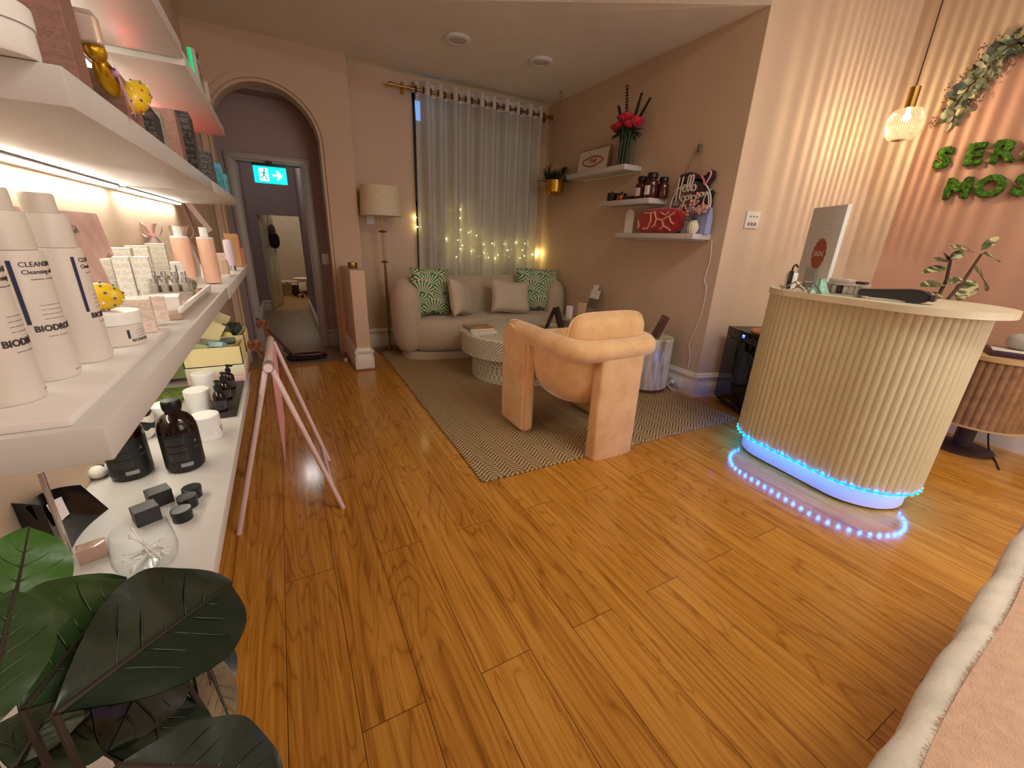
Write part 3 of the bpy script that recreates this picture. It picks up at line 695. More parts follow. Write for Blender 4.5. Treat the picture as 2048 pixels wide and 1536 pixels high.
carton('teal carton at the end of the middle shelf by the arch, first of two',0,0,zs2,0.05,0.10,0.10,TEALB,0.05,at=atx(434,372,-0.23),name='hair_carton')
carton('small teal carton at the very end of the middle shelf',0,0,zs2,0.05,0.10,0.085,TEALB,0.05,at=atx(446,382,-0.23),name='hair_carton')
# product standing on the highest far shelf
zs3=zt2+0.0405; p=atx(392,150,-0.20)
GRNG=P('green_edge_glow',(20,190,120),0.4,Emission_Color=lin((10,190,110)),Emission_Strength=0.35,var=0)  # faint glow put into the pack's edge, which is no lamp
t=thing('blister_pack','grey blister pack with green edge standing on the highest shelf','pack',(p[0],p[1]+0.02,zs3))
part(M().bx(-0.012,0.012,-0.035,0.10,0,0.13,bev=0.01),'card',P('grey_pack',(176,170,160),0.4),t)
part(M().bx(-0.013,0.0,-0.042,-0.035,0.02,0.125,bev=0.003),'green_edge',GRNG,t)
m=M().tube([(0.0125,-0.015,0.118),(0.0125,-0.005,0.102),(0.0125,0.012,0.122)],0.003,6)
for k in range(5): m.bx(0.012,0.013,-0.02,0.05-0.01*(k%2),0.085-k*0.012,0.088-k*0.012)
part(m,'print',INK,t)
carton('crumpled white sachet beside the green-edged pack',0,0,zs3,0.04,0.16,0.06,P('white_foil',(190,176,166),0.3),0.05,at=(p[0]-0.01,p[1]+0.28),name='sachet',flap=False,cat='sachet')
# ================================================================ lowest shelf
AMB=P('dark_amber_glass',(22,8,4),0.08,var=0.05); LABK=P('black_label',(16,15,16),0.5,var=0.05)
def amber(label,u,v,s=1.0,a=-1.5):
    p=F(u,v,zl); t=thing('amber_bottle',label,'bottle',(p.x,p.y,zl+0.0003),group='large dark amber bottles'); r=0.0385*s
    part(M().lathe([(0,0),(r*0.9,0),(r,0.006),(r,0.100*s),(r*0.97,0.112*s),(r*0.86,0.125*s),(r*0.66,0.137*s),(r*0.42,0.143*s),(r*0.40,0.150*s),(0,0.150*s)],44),'glass_body',AMB,t)
    part(M().lathe([(r*1.004,0.012),(r*1.006,0.013),(r*1.006,0.098*s),(r*1.004,0.099*s)],44,cap=False),'label',LABK,t)
    m=M().lathe([(0,0.1502*s),(r*0.45,0.1502*s),(r*0.47,0.152*s),(r*0.47,0.172*s),(r*0.43,0.1745*s),(0,0.1745*s)],30)
    for j in range(30):
        aa=2*PI*j/30; m.box((r*0.475*math.cos(aa),r*0.475*math.sin(aa),0.163*s),(0.001,0.0016,0.015),rz=aa)
    part(m,'cap',BLACK,t)
    m=M()
    for k in range(13):
        if k in(4,8): continue
        m.text(('------- --- ------- --- ----','----- ----- ----- ----- ----','--------- -------- --- ----')[k%3],0.0048,FMc(r*1.008,a,0.090*s-k*0.0048),0.0001,bend=r)
    m.text('A',0.011,FMc(r*1.008,a+1.05,0.075*s),0.0002,bend=r).text('----',0.010,FMc(r*1.008,a+1.05,0.060*s),0.0002,bend=r)
    m.grid(lambda i,j:((r*1.008)*math.cos(a+0.05+i*0.62),(r*1.008)*math.sin(a+0.05+i*0.62),0.018+0.010*j),6,1)
    part(m,'lettering',P('grey_print',(150,148,144),0.5,var=0),t)
amber('dark amber bottle nearest the camera, cut by the shelf above',268,948,1.08,-1.65)
amber('dark amber bottle with black ribbed cap, standing in full view',374,932,1.08,-1.65)
def white_jar(label,u,v,r,h,txt=True):
    p=F(u,v,zl); t=thing('screw_jar',label,'jar',(p.x,p.y,zl+0.0003),group='white screw-top jars')
    part(M().lathe([(0,0),(r*0.94,0),(r*0.97,0.004),(r*0.97,h*0.68),(0,h*0.68)],40),'body',WPL,t)
    part(M().lathe([(0,h*0.685),(r,h*0.685),(r*1.0,h*0.97),(r*0.95,h),(0,h)],40),'lid',WPL,t)
    if txt:
        m=M().text('SLK',0.012,FMc(r*0.97,-0.1,h*0.42),0.0002,bend=r).text('SKIN',0.008,FMc(r*0.97,0.0,h*0.28),0.0002,bend=r)
        for k in range(3): m.text('---- ------',0.0045,FMc(r*0.97,-1.3,h*(0.5-k*0.1)),0.0001,bend=r)
        part(m,'lettering',INK,t)
white_jar('white screw-top jar by the shelf edge, nearest of the four',418,874,0.037,0.074)
white_jar('white screw-top jar half hidden behind the amber bottle',338,850,0.036,0.072,False)
white_jar('white tall jar second from the black pump bottles',402,822,0.037,0.080)
white_jar('white jar next to the black pump bottles, farthest of the four',414,790,0.037,0.088)
# small black jars and boxes
def tiny(label,u,v,r=0.019,h=0.026):
    p=F(u,v,zl); t=thing('lip_balm_pot',label,'jar',(p.x,p.y,zl+0.0003),group='small glossy black pots')
    part(M().lathe([(0,0),(r*0.93,0),(r*0.95,0.002),(r*0.95,h*0.6),(0,h*0.6)],30),'body',BLACK,t)
    part(M().lathe([(0,h*0.61),(r,h*0.61),(r,h*0.97),(r*0.93,h),(r*0.80,h*0.985),(0,h*0.985)],30),'lid',BLACK,t)
tiny('small glossy black pot farthest from the glass bowl',387,993); tiny('small glossy black pot in the middle of three',378,1012); tiny('small glossy black pot nearest the glass bowl',367,1038)
carton('small matt black box behind, touching its twin',322,1005,zl+0.0003,0.038,0.034,0.032,P('matt_black_card',(40,38,40),0.5),0.45,name='gift_box',flap=False,k=1.1)
carton('small matt black box nearer the glass bowl',296,1040,zl+0.0003,0.038,0.034,0.032,P('matt_black_card',(46,44,46),0.5),0.45,name='gift_box',flap=False,k=1.1)
# zebra pouch
ZEB=Mat('zebra_print'); x,y,z=ZEB.co(); ZEB.col(ZEB.mix(((z*160.0+ZEB.noise(22,detail=1)*9.0).sin()).gt(0.0),(20,20,20),(232,226,214))); ZEB.set(Roughness=0.6)
q=F(306,872,zl); solo(M().sph((0,0,0.05),(0.022,0.03,0.055),18,14,e=0.8),'zebra_pouch',ZEB.mat,'zebra striped pouch standing behind the amber bottles','pouch',(q.x-0.01,q.y,zl+0.0003))
q=F(212,952,zl); solo(M().sph((0,0,0.016),(0.02,0.024,0.016),16,10),'zebra_pouch',ZEB.mat,'small zebra striped roll under the shelf corner','pouch',(q.x-0.01,q.y,zl+0.0003))
# glass bowl with cotton buds
GL=Mat('bowl_glass'); lw=GL.nd('ShaderNodeLayerWeight'); lw.inputs['Blend'].default_value=0.25
fc_=(S(GL.nt,lw.outputs['Facing']).pw(3.0)*0.85+0.015).mn(0.9)
ta=GL.nd('ShaderNodeBsdfTransparent'); ta.inputs[0].default_value=lin((253,254,254)); gg=GL.nd('ShaderNodeBsdfGlossy'); gg.inputs['Roughness'].default_value=0.03; gg.inputs[0].default_value=lin((150,156,156))
mxg=GL.nd('ShaderNodeMixShader'); GL.nt.links.new(fc_.k,mxg.inputs[0]); GL.nt.links.new(ta.outputs[0],mxg.inputs[1]); GL.nt.links.new(gg.outputs[0],mxg.inputs[2]); GL.nt.links.new(mxg.outputs[0],GL.out.inputs['Surface']); GL=GL.mat
p=F(302,1136,zl); rb=0.047
t=thing('glass_bowl','clear tilted-rim glass tumbler holding cotton buds','glass',(p.x,p.y,zl+0.0003))
out=[(0.0,0.0),(rb*0.62,0.0),(rb*0.92,0.014),(rb*1.0,0.036),(rb*0.98,0.055),(rb*0.86,0.088),(rb*0.84,0.0895)]
inn=[(rb*0.825,0.0885),(rb*0.95,0.055),(rb*0.97,0.036),(rb*0.88,0.016),(rb*0.60,0.004),(0.0,0.004)]
part(M().lathe(out+inn,48,cap=False),'bowl',GL,t)
COT=P('cotton_white',(238,234,226),0.9,var=0.02); rn=random.Random(4)
for i in range(16):
    a=rn.uniform(0,2*PI); zc=0.012+0.0017*i; el=rn.uniform(0.05,0.5) if i<13 else rn.uniform(0.7,1.0); d=Vector((math.cos(a)*math.cos(el),math.sin(a)*math.cos(el),math.sin(el)))
    c=Vector((rn.uniform(-.006,.006),rn.uniform(-.006,.006),zc+0.024*math.sin(el)+0.002)); hl=0.028
    b=thing('cotton_bud','white cotton bud among those heaped inside the glass tumbler','cotton bud',(p.x+c.x,p.y+c.y,zl+c.z),0,'cotton buds in the glass')
    part(M().cyl(-d*hl,d*hl,0.0012,seg=6),'stick',WPL,b)
    part(M().sph(d*hl,(0.0026,0.0026,0.0045),8,6,rot=d.to_track_quat('Z','Y').to_matrix()).sph(-d*hl,(0.0026,0.0026,0.0045),8,6,rot=d.to_track_quat('Z','Y').to_matrix()),'tip',COT,b)
# small acrylic holder next to it
q=F(190,1115,zl); solo(M().bx(-0.02,0.02,-0.012,0.012,0,0.03,bev=0.001),'card_holder',ACR,'small clear card holder on the low shelf beside the black folder','holder',(q.x,q.y,zl+0.0003),0.3)
# black folder cards standing
SHB=P('glossy_black_card',(14,14,16),0.12,var=0.02)
a=F(140,1110,zl); b=F(218,1018,zl)
t=thing('black_folder','glossy black folder card with white sheets standing open on the low shelf','folder',(0,0,0))
av,bv=Vector((a.x,a.y,0)),Vector((b.x,b.y,0)); 
def curved(u,v):
    pp=av.lerp(bv,u); sd=Vector((-(bv-av).y,(bv-av).x,0)).normalized()
    return (pp.x+sd.x*0.012*math.sin(u*PI)-0.03*v, pp.y+sd.y*0.012*math.sin(u*PI), zl+0.0008+v*(0.115-0.045*u*u))
part(M().grid(curved,12,4),'front_flap',SHB,t)
part(M().grid(lambda u,v:(av.x-0.005-0.09*u,av.y-0.01+0.055*u,zl+0.0008+v*0.12),6,2),'back_flap',SHB,t)
m=M(); tp_=XP(80,945,-0.42); m.cyl((av.x+0.006,av.y-0.012,zl+0.005),(tp_.x,tp_.y,tp_.z),0.0045,seg=10); part(m,'spine_bar',CHROME,t)
m=M()
def sheet(u0,u1,v0,v1,off): m.grid(lambda i,j:tuple(Vector(curved(u0+(u1-u0)*i+0.1*j,v0+(v1-v0)*j))+Vector((0.004,-0.004,0.0))*off),4,2)
sheet(0.22,0.52,0.45,0.82,1.0); part(m,'white_sheet',P('paper',(222,214,212),0.6),t)
# green boxes, moss tray
GRN=P('sage_card',(150,166,110),0.5,var=0.04); MOSS=P('moss_green',(86,104,36),0.9,var=0.35,nscale=70,bump=0.6,bscale=200)
q=F(352,800,zl); q2=F(335,760,zl)
solo(M().bx(-0.075,0.055,-0.10,0.12,0,0.012,bev=0.003),'moss_mat',MOSS,'mossy green mat lying under the sage box','mat',(q.x-0.03,q.y,zl+0.0003))
carton('sage green box standing on the mossy mat',368,752,zl+0.013,0.09,0.05,0.055,GRN,0.05,name='sage_box',flap=False)
carton('sage green box with the black jar on top, behind the pump bottles',385,735,zl+0.013,0.10,0.06,0.062,GRN,0.05,at=F(380,732,zl),name='sage_box',flap=False)
# slate tray + black pump bottles
SLATE=P('slate',(46,44,42),0.45,var=0.2,nscale=30)
a=F(464,830,zl); b=F(490,740,zl)
ty0,ty1=a.y-0.02,b.y-0.03
solo(M().bx(XF-0.10,XF-0.015,ty0,ty1,zl+0.0004,zl+0.007,bev=0.001),'slate_tray',SLATE,'dark slate tray along the shelf edge under the black pump bottles','tray')
zsl=zl+0.0073
def pump(label,x,y,s):
    t=thing('serum_bottle',label,'bottle',(x,y,zsl),group='black pump bottles on the slate'); r=0.019*s
    part(M().lathe([(0,0),(r*0.94,0),(r,0.003),(r,0.055*s),(r*0.8,0.066*s),(r*0.4,0.072*s),(r*0.4,0.076*s),(0,0.076*s)],28),'glass_body',AMB,t)
    part(M().lathe([(r*1.005,0.01),(r*1.01,0.011),(r*1.01,0.042*s),(r*1.005,0.043*s)],28,cap=False),'label',P('charcoal_label',(44,42,42),0.5),t)
    part(M().lathe([(0,0.0762*s),(r*0.55,0.0762*s),(r*0.55,0.092*s),(r*0.3,0.094*s),(r*0.2,0.104*s),(0,0.104*s)],22).box((r*0.4,-r*0.35,0.107*s),(r*1.5,r*0.65,0.009*s),rz=-0.7,bev=0.002),'pump_head',BLACK,t)
    m=M()
    for k in range(5): m.text('----- -- --',0.0042,FMc(r*1.012,-0.6,0.036*s-k*0.005),0.0001,bend=r)
    part(m,'lettering',WINK,t)
for i,(f,lab) in enumerate(((0.10,'black pump bottle nearest the white jars'),(0.32,'black pump bottle second on the slate tray'),(0.55,'black pump bottle third on the slate tray'),(0.78,'small black pump bottle at the far end of the slate tray'))):
    pump(lab,XF-0.060+0.004*i,ty0+(ty1-ty0)*f,1.0-0.06*i)
# black jars on the boxes
def bjar(label,x,y,z,r,h):
    t=thing('black_jar',label,'jar',(x,y,z)); part(M().lathe([(0,0),(r*0.94,0),(r*0.96,0.003),(r*0.96,h*0.6),(0,h*0.6)],30),'body',AMB,t)
    part(M().lathe([(0,h*0.605),(r,h*0.605),(r,h*0.97),(r*0.95,h),(0,h)],30),'lid',BLACK,t)
    part(M().lathe([(r*0.962,h*0.2),(r*0.966,h*0.21),(r*0.966,h*0.5),(r*0.962,h*0.51)],30,cap=False),'label',P('pale_label',(190,186,180),0.5),t)
p=F(380,732,zl); bjar('black screw-top jar on the sage box, left of the pump bottles',p.x-0.012,p.y-0.012,zl+0.0756,0.026,0.045)
p=F(430,752,zl); bjar('black screw-top jar with pale label behind the pump bottles',p.x-0.02,p.y-0.075,zl+0.0004,0.030,0.085)
# ---- cream sample boxes at the end
CRM=P('cream_card',(238,222,164),0.55,var=0.02); PALE=P('pale_cream_card',(236,230,204),0.55,var=0.02); PKC=P('pink_card',(232,196,190),0.55)
fe=F(500,748,zl)
def crate(label,x0,x1,y0,y1,z0,h,mat):
    t=thing('sample_crate',label,'box',((x0+x1)/2,(y0+y1)/2,z0),group='cream sample crates'); a,b=(x1-x0)/2,(y1-y0)/2
    m=M().bx(-a,a,-b,-b+0.003,0,h).bx(-a,a,b-0.003,b,0,h).bx(-a,-a+0.003,-b,b,0,h).bx(a-0.003,a,-b,b,0,h).bx(-a,a,-b,b,0,0.003); part(m,'tray',mat,t)
    part(M().box((-a*0.35,b+0.004,h+0.035),(a*1.2,0.003,0.10),rot=Matrix.Rotation(-0.35,3,'X')@Matrix.Rotation(0.5,3,'Y')),'open_lid',mat,t)
    return t
cx0=XF-0.20; yb=ye_m+0.12
z1=zl+0.0004
cr=[('pale cream box carrying the two open crates',cx0,XF-0.005,yb,yb+0.46,z1,0.045)]
solo(M().bx(cx0,XF-0.008,yb,yb+0.40,z1,z1+0.03,bev=0.001),'flat_box',PKC,'flat pink box at the very bottom of the crate stack','box')
solo(M().bx(cx0,XF-0.006,yb,yb+0.42,z1+0.0305,z1+0.075,bev=0.001),'flat_box',PALE,'pale cream box between the pink box and the open crates','box')
ZCR=z1+0.0758
crate('open cream crate of green sachets, nearer the camera',cx0,XF-0.006,yb,yb+0.17,ZCR,0.075,CRM)
crate('open cream crate with dark packets and a striped ball, by the arch',cx0,XF-0.006,yb+0.21,yb+0.40,ZCR,0.075,CRM)
PKG=[P('sage_sachet',(166,176,126),0.5,var=0.08),P('dark_green_packet',(58,70,62),0.4,var=0.1),P('grey_sachet',(150,150,136),0.4,var=0.1),P('ice_blue_sachet',(150,186,190),0.4,var=0.1)]
rn=random.Random(11)
labs=['sage sachet at the front of the near crate','grey sachet lying across the near crate','pale blue sachet at the back of the near crate','dark sachet at the edge of the near crate']
for i,mt in enumerate((PKG[0],PKG[2],PKG[3],PKG[1])):
    solo(M().box((0,0,0.0),(0.055,0.05,0.022),rot=Matrix.Rotation(0.3+0.5*i,3,'Z')@Matrix.Rotation(0.35,3,'Y'),bev=0.004),'sachet',mt,labs[i],'sachet',(cx0+0.055+0.03*i,yb+0.06+0.035*(i%2),ZCR+0.072+0.006*(i%2)),group='sachets in the near crate')
labs=['dark packet on top in the crate by the arch','dark packet deeper in the crate by the arch']
for i in range(2):
    solo(M().box((0,0,0),(0.06,0.055,0.035),rot=Matrix.Rotation(0.4+0.7*i,3,'Z')@Matrix.Rotation(-0.4,3,'Y'),bev=0.004),'packet',PKG[1],labs[i],'packet',(cx0+0.105+0.04*i,yb+0.29+0.03*i,ZCR+0.085))
STRB=Mat('striped_ball'); x,y,z=STRB.co(); STRB.col(STRB.mix(((z*500.0).sin()).gt(0.1),(206,120,96),(190,196,160))); STRB.set(Roughness=0.5)
solo(M().sph((0,0,0),0.022,18,12),'bath_ball',STRB.mat,'striped round ball in the crate by the arch','ball',(cx0+0.06,yb+0.27,ZCR+0.083))
solo(M().sph((0,0,0),0.02,18,12),'bath_ball',P('lemon_ball',(232,214,130),0.6),'plain pale yellow ball at the rim of the far crate','ball',(cx0+0.13,yb+0.235,ZCR+0.07))
# ================================================================ easel sign and mop
WPINK=P('pale_pink_metal',(232,206,204),0.4,var=0.02); PPANEL=P('pink_panel',(222,160,160),0.5,var=0.03); COPR=P('copper_satin',(190,112,62),0.3,var=0.12,nscale=40,Sheen_Weight=0.3)
fa=F(478,1068); fb=F(687,1018); fd=F(658,921)
zr=0.735; xr=-0.105; yn,yf=fa.y+0.02,fd.y+0.02
t=thing('sandwich_board','folding pale pink A-frame sign seen edge-on standing on the boards','sign',(xr,(fa.y+fd.y)/2,0))
B=Vector((xr,(fa.y+fd.y)/2,0)); L=lambda x,y,z:Vector((x,y,z))-B
for y0,fy in ((yn,fa.y),(yf,fd.y)):
    part(M().cyl(L(fa.x,fy,0.0),L(xr-0.012,y0,zr),0.011),'leg',WPINK,t); part(M().cyl(L(fb.x if y0==yn else fd.x,fy,0.0),L(xr+0.012,y0,zr),0.011),'leg',WPINK,t)
part(M().cyl(L(xr,yn-0.02,zr+0.012),L(xr,yf+0.02,zr+0.012),0.017),'ridge_tube',WPINK,t)
part(M().cyl(L(xr,yn-0.015,zr+0.012),L(xr,yn+0.035,zr+0.012),0.021),'hinge_cap',P('silver_foil',(200,196,196),0.3,0.7),t)
def ln(p,q,f): return Vector(p).lerp(Vector(q),f)
part(M().cyl(ln(L(fb.x,fa.y,0),L(xr,yn,zr),0.14),ln(L(fd.x,fd.y,0),L(xr,yf,zr),0.14),0.008),'stretcher',WPINK,t)
part(M().cyl(ln(L(fa.x,fa.y,0),L(xr,yn,zr),0.16),ln(L(fa.x,fd.y,0),L(xr,yf,zr),0.16),0.008),'stretcher',WPINK,t)
aa=[ln(L(fa.x,fa.y,0),L(xr,yn,zr),k) for k in (0.16,0.97)]; bb=[ln(L(fa.x,fd.y,0),L(xr,yf,zr),k) for k in (0.97,0.16)]
pl=[p+Vector((-0.012,0,0)) for p in aa+bb]; m=M(); m._add(pl+[p+Vector((0.008,0,0.003)) for p in pl],[(0,1,2,3),(7,6,5,4),(0,4,5,1),(1,5,6,2),(2,6,7,3),(3,7,4,0)])
part(m,'sign_panel',PPANEL,t,'pink sign panel')
fc=F(571,933); m=M(); q0=L(xr-0.01,yf-0.03,zr-0.02); q1=L(fc.x,fc.y,0.004)
m._add([q0+Vector((-0.004,0,0)),q0+Vector((0.03,0.0,0)),q1+Vector((0.035,0,0.30)),q1,q0+Vector((-0.004,0.005,0)),q0+Vector((0.03,0.005,0)),q1+Vector((0.035,0.005,0.30)),q1+Vector((0,0.005,0))],[(0,1,2,3),(4,7,6,5),(0,4,5,1),(1,5,6,2),(2,6,7,3),(3,7,4,0)])
part(m,'inner_flap',PPANEL,t)
for (u,v,y,s,lab) in ((525,652,yf+0.03,0.07,'copper satin bow at the far end of the pink A-frame, upper one'),(510,694,yn+0.25,0.07,'copper satin bow beside the ridge of the pink A-frame, lower one')):
    c=YP(u,v,y); t=thing('ribbon_bow',lab,'ribbon',(c.x,c.y,c.z),0.5)
    for sg in (-1,1):
        part(M().grid(lambda a,b,sg=sg:(sg*s*0.28*(1-math.cos(a*2*PI))*0.5+0.003*sg,(b-.5)*s*0.5,s*0.40*math.sin(a*2*PI)*(0.4+0.3*(1-math.cos(a*2*PI)))+s*0.12),18,4),'loop',COPR,t)
        part(M().grid(lambda a,b,sg=sg:((0.25+0.2*sg)*s*a,(b-.5)*s*0.4-s*0.5*a,-s*0.9*a*(1+0.2*sg)),8,3),'tail',COPR,t)
    part(M().sph((0,0,0.05*s),s*0.14,10,7),'knot',COPR,t)
f=F(615,717); h0=F(590,722)
t=thing('floor_mop','dark red dust mop lying on the hall floor with handle leaning left','mop',(f.x,f.y,0))
m=M().sph((0,0,0.028),(0.20,0.10,0.028),26,8,e=0.7)
part(m,'mop_pad',P('black_mop_fibre',(20,16,20),0.9,var=0.3,nscale=80,bump=0.5,bscale=200),t)
part(M().tube([(0.16*math.cos(a)+0.02,0.05*math.sin(a)-0.03,0.057) for a in [PI*1.05+PI*1.1*i/14 for i in range(15)]],0.010,8),'frame_loop',P('maroon_plastic',(110,20,50),0.4),t)
e=YP(527,657,4.72)
RED=P('dark_red_metal',(96,18,24),0.35,var=0.05)
part(M().cyl((-0.13,0,0.05),(e.x-f.x-0.05,e.y-f.y+0.05,e.z+0.10),0.011),'handle',RED,t)
part(M().cyl((-0.135,0,0.056),(-0.135+0.2*(e.x-f.x),0.0,0.05+0.2*(e.z)),0.015),'joint',BLACK,t)
# mirror strip on the left wall near the arch
c=XP(463,447,XW+0.01)
t=thing('wall_mirror','narrow wood-edged mirror on the left wall just before the arch','mirror',(XW+0.001,c.y-0.02,1.02))
part(M().bx(0,0.02,-0.14,0.14,0,0.42,bev=0.003),'frame',P('dark_wood_frame',(86,58,34),0.4),t); part(M().bx(0.0205,0.022,-0.115,0.115,0.02,0.40),'glass',P('mirror_glass',(200,210,205),0.05,1.0,var=0),t)
# ================================================================ floor lamp
t=thing('floor_lamp','tall bronze floor lamp with cream drum shade and clear glass column','lamp',(0.985,4.74,0))
part(M().bx(-0.14,0.14,-0.13,0.13,0.0,0.022,bev=0.004),'base',BRONZE,t)
part(M().cyl((0,0,0.022),(0,0,0.99),0.010).lathe([(0.01,0.022),(0.03,0.025),(0.018,0.05),(0.010,0.08)],20).cyl((0.022,0.0,0.022),(0.014,0,0.96),0.004),'pole',BRONZE,t)
m=M()
for z in (0.985,1.295): m.lathe([(0.012,z),(0.03,z+0.004),(0.036,z+0.012),(0.03,z+0.02),(0.012,z+0.026)],24); 
for z in (0.995,1.305):
    for k in range(6): m.sph((0.036*math.cos(k*PI/3),0.036*math.sin(k*PI/3),z+0.002),0.007,8,6)
part(m,'collar',BRONZE,t)
part(M().lathe([(0.026,1.012),(0.028,1.02),(0.028,1.285),(0.026,1.293)],24,cap=False).lathe([(0.024,1.012),(0.024,1.293)],24,cap=False),'glass_column',GL,t)
part(M().cyl((0,0,0.99),(0,0,1.55),0.006),'inner_rod',BRASS,t)
SHADE=P('cream_fabric_shade',(224,212,180),0.8,var=0.03,nscale=40,bump=0.1,bscale=250)
part(M().lathe([(0.212,1.462),(0.196,1.742),(0.194,1.742),(0.210,1.462)],48,cap=False),'lamp_shade',SHADE,t)
m=M()
for k in range(3): m.cyl((0,0,1.55),(0.205*math.cos(k*2.09),0.205*math.sin(k*2.09),1.55),0.003,seg=6)
part(m,'shade_spider',BRASS,t)
# ================================================================ curtain, rod, fairy lights
CUR=Mat('sheer_linen_curtain'); CUR.col(CUR.ramp(CUR.noise(220,detail=2),[(0.3,(214,210,196)),(0.7,(234,230,218))])); CUR.set(Roughness=0.9)
tr=CUR.nd('ShaderNodeBsdfTransparent'); tl=CUR.nd('ShaderNodeBsdfTranslucent'); tl.inputs[0].default_value=lin((228,222,206))
m1=CUR.nd('ShaderNodeMixShader'); m1.inputs[0].default_value=0.25; CUR.nt.links.new(CUR.b.outputs[0],m1.inputs[1]); CUR.nt.links.new(tl.outputs[0],m1.inputs[2])
m2=CUR.nd('ShaderNodeMixShader'); m2.inputs[0].default_value=0.14; CUR.nt.links.new(m1.outputs[0],m2.inputs[1]); CUR.nt.links.new(tr.outputs[0],m2.inputs[2]); CUR.nt.links.new(m2.outputs[0],CUR.out.inputs['Surface']); CUR=CUR.mat
HEM=P('curtain_header',(222,214,202),0.85,var=0.03)
yc=4.865; zrod=2.70
t=thing('curtain','sheer pale linen eyelet curtain hanging floor-length over the window','curtain',(2.2,yc,0))
folds=10.0
def wave(u): 
    ph=2*PI*folds*u; return 0.042*math.sin(ph)+0.012*math.sin(ph*0.5+1.3)
def cx_(u,z): return (1.43+1.56*u-2.2)+ (0.018*math.sin(u*23))*(1-z/2.8)-0.03*(1-z/2.8)*(1-u)
part(M().grid(lambda u,v:(cx_(u,0.04+v*2.61),wave(u)*(1+0.25*(1-v)*math.sin(9*u)),0.04+v*2.61),220,14),'drape',CUR,t)
part(M().grid(lambda u,v:(cx_(u,2.65+v*0.135),wave(u),2.652+v*0.13),220,3),'header_band',HEM,t)
EYE=P('bronze_eyelet',(96,78,60),0.4,0.7)
for k in range(20):
    u=(k+0.0)/20.0+0.0; u=min(u,0.998); x=cx_(u,2.7); m=M()
    m.tube([(x+0.002+0.004*math.cos(0),0.030*math.cos(a),zrod+0.030*math.sin(a)) for a in [2*PI*i/14 for i in range(14)]],0.006,6,closed=True); part(m,'eyelet',EYE,t)
t=thing('curtain_rod','antique gold curtain rod with ball-less ends and brackets','curtain rod',(2.1,yc,zrod))
part(M().cyl((-0.92,0,0),(1.0,0,0),0.013),'rod',BRASS,t)
for x in (-0.92,1.0): part(M().cyl((x-0.02,0,0),(x+0.02,0,0),0.02),'finial',BRASS,t)
for x in (-0.78,0.96): part(M().cyl((x,0.0,0),(x,0.10,0.0),0.008).cyl((x,0.09,-0.03),(x,0.104,-0.03),0.02).bx(x-0.012,x+0.012,0.085,0.104,-0.04,0.06),'bracket',BRASS,t)
FL=EM('fairy_bulb',(255,236,150),70); WIRE=P('fairy_wire',(150,140,96),0.5)
pts=[(832,435),(835,454),(920.6,419),(920,436),(920.6,460),(937,465),(953,471),(893,478),(916,480),(925,491),(920.6,498),(942.5,502),(913,514),(967,489),(984,487),(1008.7,488),(1015,500),(1031,485),(1050,487),(1045,500),(1065,509),(1074,504),(1078,504),(1074,511),(1049,512),(990,517),(996,510),(968,505),(1040,516),(977,515)]
t=thing('fairy_lights','string of tiny warm fairy lights glowing behind the sheer curtain','string lights',(2.2,4.945,0.9))
pp=[YP(u,v,4.945)-Vector((2.2,4.945,0.9)) for u,v in pts]
for p in pp: p.y=0; p.x=min(p.x,0.9)
order=[pp[0]]; rest=pp[1:]
while rest:
    k=min(range(len(rest)),key=lambda i:(rest[i]-order[-1]).length); order.append(rest.pop(k))
part(M().tube(order,0.0012,5),'wire',WIRE,t)
for p in pp: part(M().sph(p,0.0055,8,6),'bulb',FL,t)
# small blue lit sign seen through the pane
c=YP(831,221,5.4)
solo(M().bx(-0.05,0.05,0,0.02,-0.09,0.09),'street_sign',EM('street_sign_glow',(90,170,255),2.2),'small glowing blue sign outside behind the window pane','sign',(YP(831,221,5.085).x,5.075,YP(831,221,5.085).z))
# ================================================================ sofa and cushions
BOUC=P('oatmeal_boucle',(196,180,156),0.95,var=0.08,nscale=120,bump=0.7,bscale=260,Sheen_Weight=0.3)
sc=Vector((2.03,4.40,0)); t=thing('sofa','curved oatmeal boucle sofa in front of the curtain','sofa',(sc.x,sc.y,0))
def sup(a,b,th,e=0.72):
    sg=lambda x:math.copysign(abs(x)**e,x); return (a*sg(math.cos(th)),b*sg(math.sin(th)))
def ring(a,b,z,n=64): return [Vector((*sup(a,b,2*PI*j/n),z)) for j in range(n)]
part(M().loft([ring(0.86,0.29,0.0),ring(0.88,0.31,0.02),ring(0.88,0.31,0.085),ring(0.84,0.27,0.10)]),'base',BOUC,t)
rg=[]
for k in range(13):
    f=k/12; a=math.pi*(f-0.5); ins=0.11*(1-math.cos(a)**0.7); z=0.27+0.175*math.sin(a)
    rg.append([p+Vector((0,-0.02,0)) for p in ring(0.93-ins,0.345-ins,z)])
m=M().loft(rg); part(m,'seat',BOUC,t,ang=2)
N=48; rings=[]
for i in range(N+1):
    f=i/N; th=math.radians(214-248*f); 
    cen=Vector((*sup(0.94,0.28,th,0.8),0)); 
    th2=math.radians(214-248*(f+0.01)); tg=(Vector((*sup(0.94,0.28,th2,0.8),0))-cen).normalized(); nr=Vector((-tg.y,tg.x,0))
    e=min(f,1-f)/0.09; sc_=math.sqrt(max(0.02,1-(1-min(1,e))**2)); hh=(0.37+0.03*math.sin(f*PI))
    zc=0.065+hh; r_=[]
    for j in range(22):
        a=2*PI*j/22; sg=lambda x,ee:math.copysign(abs(x)**ee,x)
        r_.append(cen+nr*(0.135*sc_*sg(math.cos(a),0.75)*(1+0.12*math.sin(a)))+Vector((0,0,zc+hh*(0.55+0.45*sc_)*sg(math.sin(a),0.7))))
    rings.append(r_)
part(M().loft(rings),'backrest',BOUC,t,ang=2)
